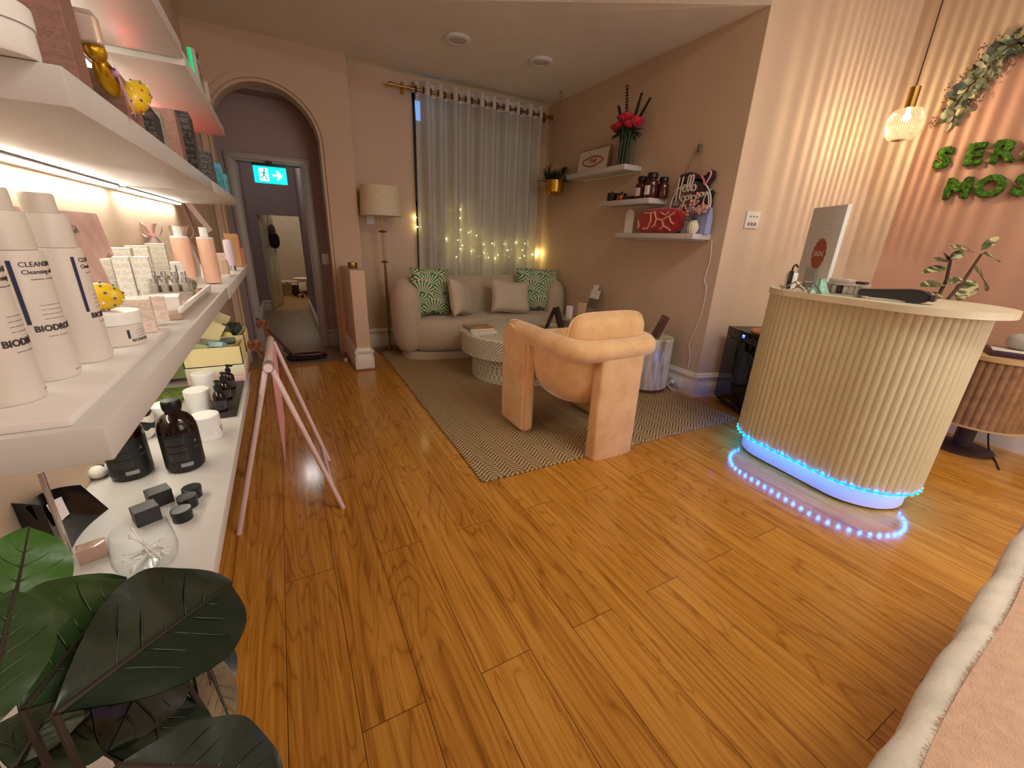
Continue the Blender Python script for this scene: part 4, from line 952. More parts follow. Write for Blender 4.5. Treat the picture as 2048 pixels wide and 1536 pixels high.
part(M().loft([[p*1.0+Vector((0,-0.005,0)) for p in ring(0.97,0.30,z)] for z in (0.0,0.02,0.07,0.09)]),'plinth',BOUC,t)
PALM=Mat('palm_leaf_print'); x,y,z=PALM.co()
def fan(ox,oz):
    row=((z+oz)/0.20).fl(); a=(((x+ox)/0.27+row*0.5).fr()-0.5)*0.27; b=((z+oz)/0.20).fr()*0.20
    an=a.at2(b+0.012); rr=(a*a+(b+0.012)*(b+0.012)).sq()
    ray_=((an*24.0).sin()).gt(rr*5.0-0.45)
    return ray_*rr.gt(0.035)*rr.lt(0.16), rr.lt(0.15)*rr.gt(0.0)
k1,i1=fan(0.0,0.02); k2,i2=fan(0.135*0.5,0.12); k1=k1.mx(k2*(1.0-i1)); nz=PALM.noise(60,detail=2)
g=PALM.ramp(nz,[(0.3,(18,92,34)),(0.7,(84,156,84))])
PALM.col(PALM.mix(k1,g,(226,216,194))); PALM.set(Roughness=0.85); PALM.bump(PALM.noise(300,detail=2),0.15,0.002); PALM=PALM.mat
LINEN=P('beige_linen',(206,190,168),0.9,var=0.04,nscale=90,bump=0.3,bscale=300)
def cushion(label,c,w,h,th,rz,lean,roll,mat,grp,seed=0):
    t=thing('cushion',label,'cushion',c,group=grp,rot=None)
    t.rotation_mode='XYZ'; t.rotation_euler=(Matrix.Rotation(rz,3,'Z')@Matrix.Rotation(lean,3,'X')@Matrix.Rotation(roll,3,'Y')).to_euler()
    m=M()
    for sg in (-1,1):
        def f(u,v,sg=sg):
            a=u*2-1; b=v*2-1
            k=max(0,(1-a**4))*max(0,(1-b**4)); pin=1-0.10*(1-abs(b)**2)*abs(a)**2*1.0
            pz=1-0.10*(1-abs(a)**2)*abs(b)**2
            wr=0.008*math.sin(a*7+seed+b*3)*k
            return (a*w/2*pin,sg*(th/2*k**0.55+wr*0.5),b*h/2*pz+0.012*math.sin(seed+a*3)*(abs(b)))
        m.grid(f,24,24)
    bmesh.ops.remove_doubles(m.bm,verts=m.bm.verts[:],dist=1e-4)
    part(m,'cover',mat,t,ang=2)
    e=[]
    for i in range(48):
        q=i/12.0; s=int(q); fr=q-s
        a,b=[(-1+2*fr,-1),(1,-1+2*fr),(1-2*fr,1),(-1,1-2*fr)][s]
        e.append((a*w/2*(1-0.10*(1-b*b)*a*a),0,b*h/2*(1-0.10*(1-a*a)*b*b)+0.012*math.sin(seed+a*3)*abs(b)))
    part(M().tube(e,0.004,6,closed=True),'piping',mat,t)
g='cushions on the boucle sofa'
cushion('green palm-print cushion propped at the left arm of the sofa',(1.385,4.40,0.705),0.46,0.52,0.16,0.18,-0.16,0.06,PALM,g,1)
cushion('green palm-print cushion propped at the right arm of the sofa',(2.76,4.40,0.70),0.58,0.53,0.17,-0.12,-0.16,0.02,PALM,g,2)
cushion('plain beige cushion turned sideways against the left palm cushion',(1.69,4.28,0.655),0.42,0.40,0.15,0.75,-0.2,0.1,LINEN,g,3)
cushion('plain beige cushion overlapping the right palm cushion',(2.31,4.27,0.65),0.50,0.38,0.15,-0.05,-0.28,0.05,LINEN,g,4)
# ================================================================ rug
RUG=Mat('jute_herringbone'); x,y,z=RUG.co()
zz=((x/0.13).fr()-0.5).ab(); st=((y*230.0+zz*26.0).sin()*0.5+0.5); cr=((x*190.0+y*40.0).sin()*0.5+0.5); nz=RUG.noise(70,detail=4)
hgt=st*0.6+cr*0.15+nz*0.35
RUG.col(RUG.ramp(hgt,[(0.25,(92,70,42)),(0.5,(154,124,82)),(0.8,(200,172,126))])); RUG.set(Roughness=0.95); RUG.bump(hgt,0.9,0.006); RUG=RUG.mat
r0=F(967,965); r1=F(762,700); r2=F(1483,845)
rx=math.atan2(r2.y-r0.y,r2.x-r0.x)
m=M(); W=2.19; H=3.02
rn=random.Random(2); ed=[rn.uniform(-.008,.008) for _ in range(400)]
m.grid(lambda u,v:(u*W+(ed[int(v*90)]*(1 if u in(0,1) else 0)),v*H+(ed[int(u*70)+120]*(1 if v in (0,1) else 0)),0.0125),70,90)
m.grid(lambda u,v:(u*W+(ed[int(v*90)]*(1 if u in(0,1) else 0)),v*H+(ed[int(u*70)+120]*(1 if v in (0,1) else 0)),0.001),70,90)
rug=thing('area_rug','large natural jute rug with herringbone weave under the seating','rug',(r0.x,r0.y,0),rx+0.028)
part(m,'weave',RUG,rug)
m=M(); 
for a,b in (((0,0),(W,0)),((W,0),(W,H)),((W,H),(0,H)),((0,H),(0,0))):
    pts=[(a[0]+(b[0]-a[0])*i/40+rn.uniform(-.004,.004),a[1]+(b[1]-a[1])*i/40+rn.uniform(-.004,.004),0.007) for i in range(41)]; m.tube(pts,0.0075,6)
part(m,'braided_edge',RUG,rug)
ZR=0.0135
# ================================================================ coffee table
CRE=P('bone_white',(222,220,196),0.35,var=0.04,nscale=30); INL=P('inlay_green_grey',(60,76,62),0.4,var=0.1,nscale=50)
ct=Vector((1.96,3.44,ZR)); RU,RL=0.555,0.45; zt_=0.245; zT=0.45-ZR
t=thing('coffee_table','round two-tier coffee table with bone-white leaf inlay on the rug','table',ct)
part(M().lathe([(0,0),(RL,0),(RL,zt_)],72,cap=False),'base',CRE,t)
part(M().lathe([(0,zt_),(RU-0.006,zt_),(RU,zt_+0.006),(RU,zT-0.006),(RU-0.006,zT),(0,zT)],80,cap=False),'tabletop',CRE,t)
def flat_leaf(m,org,x,y,L,w,a):
    d=x*math.cos(a)+y*math.sin(a); s=-x*math.sin(a)+y*math.cos(a)
    m._add([org-d*L/2,org+s*w/2-d*L*0.08,org+d*L/2,org-s*w/2-d*L*0.08],[(0,1,2,3)])
m=M()
def oncyl(th,z,R): return Vector((R*math.cos(th),R*math.sin(th),z)),Vector((-math.sin(th),math.cos(th),0)),Vector((0,0,1))
nv=26; hT=zT-zt_
for k in range(1250):
    z=zt_+0.012+(hT-0.024)*((k*0.61803)%1.0); th=2*PI*k/1250
    fld=1.4*math.sin(th*9+z*26)+1.1*math.sin(th*17-z*31)
    o,x,y=oncyl(th,z,RU+0.0007); flat_leaf(m,o,x,y,0.024,0.0085,fld)
X_,Y_=Vector((1,0,0)),Vector((0,1,0)); rn=random.Random(3)
for k in range(900):
    r=RU*math.sqrt((k+.5)/900)*0.975; a=k*2.39996
    flat_leaf(m,Vector((r*math.cos(a),r*math.sin(a),zT+0.0006)),X_,Y_,0.026,0.010,a*1.7+r*20)
part(m,'leaf_inlay',INL,t)
m=M(); nb=58
rows=[('d',0.232),('s',0.204),('d',0.180),('d4',0.152),('s',0.122),('d4',0.096),('d',0.070),('d',0.048),('s',0.022)]
for kind,z in rows:
    for k in range(nb):
        o,x,y=oncyl(2*PI*(k+(0.5 if kind=='d' else 0))/nb,z,RL+0.0007); s=0.0085
        if kind=='d': m._add([o-x*s,o+y*s,o+x*s,o-y*s],[(0,1,2,3)])
        elif kind=='d4':
            for a,b in ((0,1),(1,0),(0,-1),(-1,0)):
                c=o+x*a*s*0.85+y*b*s*0.85; q=s*0.62; m._add([c-x*q,c+y*q,c+x*q,c-y*q],[(0,1,2,3)])
        else:
            for a,b,w,h in ((0,1,s*1.1,s*.2),(0,-1,s*1.1,s*.2),(1,0,s*.2,s*1.1),(-1,0,s*.2,s*1.1)):
                c=o+x*a*s*0.9+y*b*s*0.9; m._add([c-x*w-y*h,c+x*w-y*h,c+x*w+y*h,c-x*w+y*h],[(0,1,2,3)])
part(m,'geometric_inlay',INL,t)
ZT=ct.z+zT+0.001
# books
BKC=[P('book_cover_multicolour',(190,120,70),0.4,var=0.0),P('book_white',(226,222,214),0.5,var=0.02)]
bc=Mat('painted_cover'); bc.col(bc.ramp(bc.noise(7,detail=1),[(0.35,(70,120,120)),(0.45,(120,130,90)),(0.52,(214,130,50)),(0.62,(200,96,50)),(0.7,(110,140,140))])); bc.set(Roughness=0.35); bc=bc.mat
PAGE=P('page_edges',(228,222,206),0.8,var=0.03)
def book(label,c,w,d,h,rz,cov,grp=None):
    t=thing('book',label,'book',c,rz,grp)
    part(M().bx(-w/2+0.003,w/2-0.004,-d/2+0.004,d/2-0.004,0.002,h-0.002),'pages',PAGE,t)
    part(M().bx(-w/2,w/2,-d/2,d/2,0,0.002).bx(-w/2,w/2,-d/2,d/2,h-0.002,h).bx(-w/2,-w/2+0.003,-d/2,d/2,0.002,h-0.002),'cover',cov,t)
bk=F(958,664,ZT); 
book('white magazine at the bottom of the small pile on the coffee table',(bk.x,bk.y,ZT),0.27,0.25,0.012,0.12,BKC[1],'books on the coffee table')
book('white-edged book in the middle of the coffee table pile',(bk.x+0.01,bk.y+0.01,ZT+0.0125),0.25,0.23,0.014,0.02,BKC[1],'books on the coffee table')
book('book with colourful painted cover on top of the coffee table pile',(bk.x+0.005,bk.y+0.02,ZT+0.027),0.24,0.22,0.024,-0.06,bc,'books on the coffee table')
# wooden tray with bottles
WALN=P('walnut',(104,62,30),0.4,var=0.2,nscale=30)
tc=F(1058,661,ZT); 
solo(M().lathe([(0,0),(0.15,0),(0.165,0.004),(0.165,0.016),(0.155,0.017),(0.152,0.008),(0,0.008)],48),'round_tray',WALN,'round walnut tray with bottles on the coffee table','tray',(tc.x,tc.y,ZT)); ZTT=ZT+0.0083
def lit(label,u,v,r,h,mat,capm,name='dropper_bottle',cat='bottle',grp='small bottles on the walnut tray'):
    p=F(u,v,ZTT); t=thing(name,label,cat,(p.x,p.y,ZTT),group=grp)
    part(M().lathe([(0,0),(r,0.001),(r,h*0.58),(r*0.5,h*0.66),(r*0.45,h*0.7),(0,h*0.7)],22),'body',mat,t)
    part(M().lathe([(0,h*0.705),(r*0.55,h*0.705),(r*0.5,h*0.97),(r*0.3,h),(0,h)],18),'cap',capm,t)
GRB=P('green_glass',(12,40,30),0.1,var=0)
lit('tiny dark brown bottle on the walnut tray next to the clear tumbler',1031,656,0.016,0.07,AMB,BLACK); lit('tiny dark green bottle on the walnut tray',1043,657,0.017,0.075,GRB,BLACK)
p=F(1026,652,ZTT)
t=thing('tumbler','small clear glass standing behind the dark bottles on the tray','glass',(p.x-0.02,p.y+0.03,ZTT)); part(M().lathe([(0,0),(0.026,0),(0.03,0.004),(0.031,0.075),(0.029,0.075),(0.027,0.006),(0,0.005)],28,cap=False),'glass_body',GL,t)
p=F(1077,660,ZTT); t=thing('candle_dish','red glass dish with a clear rim on the tray','dish',(p.x,p.y,ZTT)); part(M().lathe([(0,0),(0.04,0),(0.062,0.02),(0.060,0.021),(0.038,0.004),(0,0.004)],30,cap=False),'dish',P('red_glass',(120,22,16),0.1,var=0),t); part(M().lathe([(0.03,0.006),(0.032,0.03),(0.029,0.03),(0.027,0.006)],24,cap=False),'inner_glass',GL,t)
p=F(1108,660,ZT); t=thing('display_easel','black folding display stand on the coffee table','stand',(p.x,p.y,ZT),0.55)
for s,l in ((-1,'front_board'),(1,'back_leg')): part(M().box((0,0.045*s,0.115),(0.15 if s<0 else 0.10,0.004,0.235),rot=Matrix.Rotation(0.36*s,3,'X'),bev=0.002),l,BLACK,t)
part(M().bx(-0.075,0.075,-0.11,-0.085,0,0.012,bev=0.002),'ledge',BLACK,t)
p=F(1128,681,ZT); t=thing('candle_pot','white pot with green leaf pattern at the coffee table edge by the armchair','pot',(p.x,p.y,ZT))
m=M().lathe([(0,0),(0.045,0),(0.058,0.01),(0.062,0.085),(0.058,0.087),(0.054,0.07),(0,0.07)],36,cap=False); part(m,'pot_body',CRE,t)
m=M()
for k in range(14):
    th=2*PI*k/14; o,x,y=oncyl(th,0.045,0.0618); flat_leaf(m,o,x,y,0.06,0.018,PI/2+0.35*(-1)**k)
part(m,'leaf_pattern',P('leaf_green',(60,98,44),0.4,var=0.1),t)
# marble side table with small things
MARB=P('grey_marble',(178,172,160),0.2,var=0.12,nscale=9)
s2=Vector((2.86,3.60,ZR)); t=thing('side_table','grey marble side table between sofa arm and brown wall','table',s2)
part(M().lathe([(0,0.46),(0.24,0.46),(0.245,0.465),(0.245,0.48),(0,0.48)],48),'tabletop',MARB,t); part(M().lathe([(0,0),(0.16,0),(0.16,0.012),(0.03,0.03),(0.03,0.459),(0,0.459)],32),'pedestal',CRE,t)
ZS=ZR+0.4805
solo(M().bx(-0.022,0.022,-0.03,0.03,0,0.13,bev=0.002),'white_box',WPL,'small upright white box on the marble side table','box',(2.70,3.62,ZS),0.3)
DIF=P('ribbed_beech',(196,166,132),0.6,var=0.05,nscale=20)
m=M(); rr=[]
for z,k in ((0,1),(0.004,1),(0.17,1),(0.175,0.92)):
    rr.append([Vector(((0.048*k+0.0015*math.cos(40*2*PI*j/160))*math.cos(2*PI*j/160),(0.048*k+0.0015*math.cos(40*2*PI*j/160))*math.sin(2*PI*j/160),z)) for j in range(160)])
m.loft(rr); solo(m,'aroma_diffuser',DIF,'ribbed wooden cylinder diffuser in front of the leaflets','diffuser',(2.79,3.53,ZS))
t=thing('leaflet_stand','leaflet holder with white-topped leaflets leaning towards the brown wall','leaflets',(2.98,3.60,ZS),0)
rot=Matrix((Vector((0,-1,0)),Vector((-0.96,0,0.28)).cross(Vector((0,-1,0))),Vector((-0.96,0,0.28)))).transposed()
up=Vector((0.28,0,0.96)); nr=Vector((-0.96,0,0.28)); rot=Matrix((Vector((0,1,0)),-nr,up)).transposed()
part(M().box(up*0.15+Vector((-0.03,0,0)),(0.15,0.006,0.30),rot=rot),'leaflet',P('leaflet_photo',(110,100,88),0.4,var=0.3,nscale=30),t)
part(M().box(up*0.255+Vector((-0.03,0,0))+nr*0.0042,(0.15,0.002,0.09),rot=rot).box(up*0.33+Vector((-0.028,0.03,0)),(0.08,0.004,0.06),rot=rot),'white_header',WPL,t)
m=M().text('----',0.03,FM(up*0.265+Vector((-0.03,0,0))+nr*0.0055,(0,-1,0),up),0.0003)
m.bx(-0.03,-0.024,-0.05,0.05,0.16,0.163); part(m,'lettering',INK,t)
part(M().box(up*0.05+Vector((-0.03,0,0))+nr*0.008,(0.16,0.004,0.10),rot=rot),'holder_front',ACR,t)
# pearl drum table
PRL=Mat('mother_of_pearl'); x,y,z=PRL.co(); n1=PRL.noise(1.0,PRL.vec(x*28.0,y*28.0,z*5.0),3); PRL.col(PRL.ramp(n1,[(0.3,(150,142,120)),(0.5,(210,204,186)),(0.7,(236,230,214))])); PRL.set(Roughness=0.18); PRL.bump(n1,0.1,0.002); PRL=PRL.mat
dr=Vector((2.87,2.60,ZR)); t=thing('drum_table','pearly white drum side table behind the armchair by the brown wall','table',dr)
part(M().lathe([(0,0),(0.20,0),(0.20,0.03)],40,cap=True),'foot_ring',WALN,t); part(M().lathe([(0,0.0305),(0.208,0.0305),(0.212,0.036),(0.212,0.484),(0.206,0.49),(0,0.49)],64),'drum',PRL,t)
up=Vector((0.35,0.0,0.94)).normalized(); xx=Vector((0,-1,0)); nr=Vector((-up.z,0,up.x)); rot=Matrix((xx,-nr,up)).transposed()
t=thing('framed_photo','brown framed photo leaning back on the pearly drum table','picture frame',(2.84,2.52,ZR+0.4905),-0.5)
part(M().box(up*0.11,(0.115,0.035,0.20),rot=rot,bev=0.003),'frame',P('reddish_frame',(96,56,40),0.4,var=0.1),t); part(M().box(up*0.11+nr*0.0185,(0.08,0.003,0.155),rot=rot),'picture',P('dark_photo',(88,62,44),0.3,var=0.4,nscale=30),t)
# ================================================================ armchair
VEL=Mat('peach_velvet'); VEL.col(VEL.ramp(VEL.noise(9,detail=4,rough=0.65),[(0.3,(220,172,118)),(0.7,(238,198,146))])); VEL.set(Roughness=0.85,Sheen_Weight=0.7,Sheen_Roughness=0.4); VEL.bump(VEL.noise(400,detail=2),0.15,0.001); VEL=VEL.mat
ac=Vector((1.68,2.08,0)); t=thing('armchair','peach velvet tub armchair on slab legs seen from behind','armchair',ac)
pts=[(-0.300,0.40,0.695),(-0.305,0.25,0.70),(-0.305,0.05,0.70),(-0.305,-0.14,0.70),(-0.295,-0.22,0.698)]
pts+= [(-0.295+0.09*(1-math.cos(a)),-0.22-0.115*math.sin(a),0.697) for a in [PI/8*k for k in (1,2,3,4)]]
pts+= [(-0.10,-0.345,0.695),(0.08,-0.345,0.695),(0.17,-0.335,0.695)]+[(0.17+0.125*math.sin(a),-0.335+0.125*(1-math.cos(a)),0.695) for a in [PI/10*k for k in (1,2,3,4,5)]]
pts+=[(0.295,-0.05,0.70),(0.300,0.2,0.70),(0.300,0.40,0.695)]
# resample smoothly
def smooth(pts,n):
    P_=[Vector(p) for p in pts]; out=[]
    for i in range(len(P_)-1):
        p0,p1,p2,p3=P_[max(i-1,0)],P_[i],P_[i+1],P_[min(i+2,len(P_)-1)]
        for k in range(n):
            s=k/n; out.append(0.5*((2*p1)+(-p0+p2)*s+(2*p0-5*p1+4*p2-p3)*s*s+(-p0+3*p1-3*p2+p3)*s**3))
    out.append(P_[-1]); return out
sp=smooth(pts,4); rad=[0.064]*len(sp)
part(M().tube(sp,rad,20),'arm_roll',VEL,t,ang=2)
def slab(x0,x1,y0,y1,z1,r): 
    m=M(); m.bx(x0,x1,y0,y1,0.0,z1,bev=0.03); return m
zf0=ZR
def slabm(cx_,cy_,sx,sy,z1,rz=0,z0=0.0):
    m=M(); rings=[]
    for z,k in ((z0,0.94),(z0+0.012,1.0),(z1*0.5,1.0),(z1,1.0)):
        rr=[]
        for j in range(40):
            a=2*PI*j/40; sg=lambda v:math.copysign(abs(v)**0.35,v); rr.append(Vector((cx_+sx/2*k*sg(math.cos(a)),cy_+sy/2*k*sg(math.sin(a)),z)))
        rings.append(rr)
    return m.loft(rings)
def sideleg(s):
    # profile in y-z: straight back edge, rounded top front, thick slab
    prof=[(0.10,ZR+0.003),(0.10,0.64),(0.13,0.70)]+[(0.33+0.10*math.cos(a),0.655+0.107*math.sin(a)) for a in [PI/2-PI/2*k/8 for k in range(9)]]+[(0.43,ZR+0.003)]
    x=s*0.325 if s<0 else s*0.325
    m=M(); m.prism(prof,0.092,(x-0.046,0,0),((0,1,0),(0,0,1)),bev=0.022); return m
part(sideleg(-1),'leg',VEL,t,ang=1.2); part(sideleg(1),'leg',VEL,t,ang=1.2)
m=slabm(0.015,-0.345,0.325,0.10,0.66); part(m,'leg',VEL,t,'broad slab leg under the back',ang=1.2)
# bucket shell
rg=[]
for k in range(12):
    f=k/11; z=0.275+0.40*f; ww=(1-(1-f)**2.6)**(1/2.6) if f>0 else 0.0
    a,b=0.05+0.268*ww,0.05+0.305*ww
    rr=[]
    for j in range(48):
        th=2*PI*j/48; sg=lambda v:math.copysign(abs(v)**0.8,v); rr.append(Vector((a*sg(math.cos(th)),0.02+b*sg(math.sin(th)),z)))
    rg.append(rr)
top_=rg[-1]; inner=[[Vector((p.x*k,0.02+(p.y-0.02)*k,z)) for p in top_] for k,z in ((0.97,0.672),(0.90,0.66),(0.86,0.55),(0.80,0.47))]
m=M().loft(rg+inner,cap=True); part(m,'seat_shell',VEL,t,ang=2)
m=M().sph((0,0.06,0.50),(0.25,0.27,0.07),32,14,e=0.6); part(m,'seat_cushion',VEL,t,ang=2)
m=M()
def pil(sg):
    def f(u,v):
        th=2*PI*u; g=lambda q:math.copysign(abs(q)**0.42,q); k=max(0.0,1-v**5)
        a=g(math.cos(th))*v; b=g(math.sin(th))*v
        return (0.02+a*0.29,-0.175+sg*0.085*k**0.6-0.03*(b+1)*0.5,0.705+b*0.185)
    return f
m.grid(pil(1),64,14,closeu=True); m.grid(pil(-1),64,14,closeu=True); bmesh.ops.remove_doubles(m.bm,verts=m.bm.verts[:],dist=1e-5); pw=part(m,'back_cushion',VEL,t,ang=2)
e=[]
for i in range(80):
    th=2*PI*i/80; sg=lambda v:math.copysign(abs(v)**0.42,v); a=sg(math.cos(th)); b=sg(math.sin(th))
    e.append((0.02+a*0.293,-0.175-0.03*(b+1)*0.5,0.705+b*0.188))
o=part(M().tube(e,0.006,8,closed=True),'piping',VEL,pw)
# ================================================================ shelves on the brown wall
XS=3.13; XFs=2.91
def ledge(label,y0,y1,z0,z1):
    t=thing('floating_shelf',label,'shelf',(XS,(y0+y1)/2,z0),group='white floating shelves on the brown wall')
    part(M().bx(XFs-XS,-0.001,-(y1-y0)/2,(y1-y0)/2,0,z1-z0,bev=0.002),'board',WHITE,t)
    part(M().bx(-0.02,-0.001,-(y1-y0)/2+0.05,(y1-y0)/2-0.05,-0.01,-0.0002),'wall_rail',WPL,t)
ledge('topmost white floating shelf with the red flowers',3.25,4.17,1.940,1.985); ledge('middle white floating shelf with amber jars',2.885,3.56,1.632,1.676); ledge('lowest white floating shelf holding the red pouch',2.36,3.27,1.340,1.382)
z1_,z2_,z3_=1.9855,1.6765,1.3825
# lips print leaning
q0=XP(1152,350,3.03); q1=XP(1212,340,3.03); W=q0.y-q1.y; Hf=XP(1155,303,3.03).z-q0.z
up=Vector((0.12,0,0.99)).normalized(); nr=Vector((-up.z,0,up.x)); rot=Matrix((Vector((0,-1,0)),-nr,up)).transposed()
t=thing('framed_print','white print of red lips in a wood frame on the topmost shelf','picture',(3.045,(q0.y+q1.y)/2,z1_+0.002))
part(M().box(up*Hf/2,(W,0.022,Hf),rot=rot,bev=0.001),'frame',P('light_wood_frame',(150,112,72),0.5,var=0.1),t)
part(M().box(up*Hf/2+nr*0.0105,(W-0.02,0.006,Hf-0.02),rot=rot),'print_paper',P('print_white',(226,220,208),0.5,var=0.01),t)
REDI=P('red_ink',(176,28,36),0.5,var=0.1); m=M(); cc=up*(Hf*0.48)+nr*0.0148
lw,lh=W*0.33,Hf*0.22
for k in range(40):
    a=2*PI*k/40; rx_=lw*math.cos(a); rz_=lh*math.sin(a)*(1-0.25*abs(math.cos(a)))*(0.9 if math.sin(a)>0 else 1.0)
    a2=2*PI*(k+1)/40; rx2=lw*math.cos(a2); rz2=lh*math.sin(a2)*(1-0.25*abs(math.cos(a2)))*(0.9 if math.sin(a2)>0 else 1.0)
    m.tube([cc+Vector((0,-rx_,0))+up*rz_,cc+Vector((0,-rx2,0))+up*rz2],0.006,5)
m.text('YHA',0.065,FM(cc,(0,-1,0),up),0.001,shear=0.3,bold=0.001)
for k in range(9): m.bx(cc.x-0.001,cc.x+0.001,-lw*0.5+lw*0.11*k,-lw*0.5+lw*0.11*k+0.012,cc.z-lh*0.75-0.012*(4-abs(k-4))*0.3,cc.z-lh*0.6)
part(m,'lips_drawing',REDI,t)
# flower vase
p=XP(1246,331,3.0)
t=thing('flower_vase','clear cylinder vase of red roses with dark twigs on the topmost shelf','vase',(3.005,p.y,z1_))
vz=0.27
part(M().lathe([(0,0),(0.085,0),(0.088,0.004),(0.088,vz),(0.084,vz),(0.083,0.010),(0,0.010)],40,cap=False),'glass_body',GL,t)
STEM=P('stem_green',(58,82,44),0.6,var=0.15,nscale=40); RED=P('rose_red',(196,40,62),0.6,var=0.2,nscale=40); TWIG=P('dark_berry_twig',(44,22,22),0.7)
rn=random.Random(8); 
for k in range(18):
    a=k*2.4; r=0.068*math.sqrt((k+.5)/18); part(M().tube([(r*math.cos(a),r*math.sin(a),0.012),(r*0.9*math.cos(a+.2),r*0.9*math.sin(a+.2),0.2),(r*1.3*math.cos(a+.3),r*1.3*math.sin(a+.3),0.33)],0.0055,6),'stem',STEM,t)
heads=[(-0.03,0.10,0.33,0.075),(-0.05,-0.02,0.38,0.085),(-0.02,-0.12,0.34,0.075),(0.02,0.03,0.36,0.07),(-0.07,0.04,0.33,0.06),(-0.06,-0.08,0.33,0.06)]
for x_,y_,z_,r in heads:
    m=M()
    for layer in range(4):
        n_=5+layer; rr=r*(0.28+0.22*layer)
        for k in range(n_):
            a=2*PI*k/n_+layer*0.6
            def pet(u,v,a=a,rr=rr,layer=layer):
                th=a+(u-.5)*1.5; hh=v; rad_=rr*(0.35+0.65*math.sin(min(1,hh*1.1)*PI/2)+0.03*layer*hh**3); return (x_+rad_*math.cos(th),y_+rad_*math.sin(th),z_-r*0.45+r*(1.15-0.15*layer)*hh*(1-0.15*(2*u-1)**2))
            m.grid(pet,4,4)
    part(m,'rose_head',RED,t)
m=M()
for k in range(26):
    a=k*2.4; d=Vector((math.cos(a)*rn.uniform(.7,1),math.sin(a)*rn.uniform(.7,1.2),rn.uniform(-0.5,0.3))); b=Vector((0.03*math.cos(a),0.05*math.sin(a),0.29)); m.leaf(b,b+d*0.12,(0,0,1),0.045,droop=0.15)
part(m,'foliage',STEM,t)
for y_,x_,h_ in ((0.14,-0.02,0.52),(0.05,-0.02,0.66),(-0.16,-0.03,0.55),(-0.24,0.0,0.50)):
    m=M(); b=Vector((0,y_*0.3,0.3)); e_=Vector((x_,y_,h_)); m.tube([b,e_],0.0025,5)
    for k in range(9):
        f=0.45+0.55*k/8; c=b.lerp(e_,f)
        for sgn in (-1,1): m.sph(c+Vector((0.0,0.012*sgn*(1.2-f*0.6),0)),(0.006,0.011,0.009),7,5)
    part(m,'twig',TWIG,t)
# middle shelf things
def onsh(u,v,x): p=XP(u,v,x); return p.y
t=thing('tealight_pot','black lidded pot at the left end of the middle shelf','pot',(3.0,onsh(1224,398,3.0),z2_)); part(M().lathe([(0,0),(0.048,0),(0.05,0.004),(0.05,0.065),(0,0.065)],32),'pot_body',BLACK,t); part(M().lathe([(0,0.0655),(0.05,0.0655),(0.045,0.08),(0.01,0.083),(0.01,0.095),(0,0.095)],32),'lid',BLACK,t)
t=thing('candle_tin','copper-bodied lidded tin beside the black pot','tin',(3.0,onsh(1243,397,3.0),z2_)); part(M().lathe([(0,0),(0.048,0),(0.05,0.003),(0.05,0.05),(0,0.05)],32),'tin_body',P('copper',(176,104,62),0.25,1.0),t); part(M().lathe([(0,0.0505),(0.051,0.0505),(0.048,0.068),(0.01,0.07),(0.01,0.085),(0,0.085)],32),'lid',BLACK,t)
solo(M().bx(-0.05,0.05,-0.06,0.06,0,0.035,bev=0.003),'dark_box',P('dark_brown_box',(58,34,26),0.4),'low dark brown box between tin and amber jars','box',(3.02,onsh(1262,395,3.02),z2_))
AMB2=P('amber_jar_glass',(72,30,10),0.12,var=0.05)
def apoth(label,y,x,s,lab=True):
    t=thing('apothecary_jar',label,'jar',(x,y,z2_),group='amber stoppered jars'); r=0.058*s
    part(M().lathe([(0,0),(r*0.95,0),(r,0.005),(r,0.125*s),(r*0.9,0.14*s),(r*0.62,0.148*s),(r*0.62,0.156*s),(0,0.156*s)],36),'body',AMB2,t)
    part(M().lathe([(0,0.1565*s),(r*0.68,0.1565*s),(r*0.8,0.166*s),(r*0.8,0.196*s),(r*0.7,0.205*s),(0,0.205*s)],32),'stopper',BLACK,t)
    if lab:
        m=M(); a0=PI*0.82; m.grid(lambda i,j:((r+0.0007)*math.cos(a0+i*1.15),(r+0.0007)*math.sin(a0+i*1.15),s*(0.025+0.075*j)),8,1); part(m,'label',WINK,t)
apoth('amber jar with white label, left one on the middle shelf',onsh(1281,394,2.98),2.98,0.92); apoth('amber jar with white label, front right on the middle shelf',onsh(1300,394,2.97),2.97,1.0); apoth('small unlabelled amber jar tucked behind the right labelled jar',onsh(1316,394,3.05)-0.03,3.065,0.85,False)
# lowest shelf things
t=thing('arched_card','white arched price card standing on the lowest shelf','card',(2.99,onsh(1256,465,2.99),z3_))
pl=[(-0.055,0),(0.055,0),(0.055,0.16)]+[(0.055*math.cos(a),0.16+0.055*math.sin(a)) for a in [PI*k/12 for k in range(1,12)]]+[(-0.055,0.16)]
part(M().prism(pl,0.004,(0,0,0),((0,-1,0),(0,0,1))),'card_panel',WPL,t)
m=M(); 
for k in range(7): m.bx(-0.0012,-0.0002,-0.03+0.006*(k%3),0.03-0.006*(k%2),0.05+k*0.016,0.052+k*0.016)
part(m,'printed_lines',P('faint_grey_print',(150,146,140),0.6),t)
ya,yb_=onsh(1268,462,2.98),onsh(1357,462,2.98)
REDV=P('red_velvet',(170,14,26),0.7,var=0.12,nscale=20,Sheen_Weight=0.5); t=thing('velvet_pouch','red quilted pouch with pale coral lettering-like pattern on the lowest shelf','pouch',(3.02,(ya+yb_)/2,z3_)); W=ya-yb_
m=M()
m.sph((0,0,0.105),(0.055,W/2,0.105),30,18,e=0.55); part(m,'pouch_body',REDV,t,ang=2)
m=M(); rn=random.Random(6); CORAL=P('coral_print',(236,176,150),0.6)
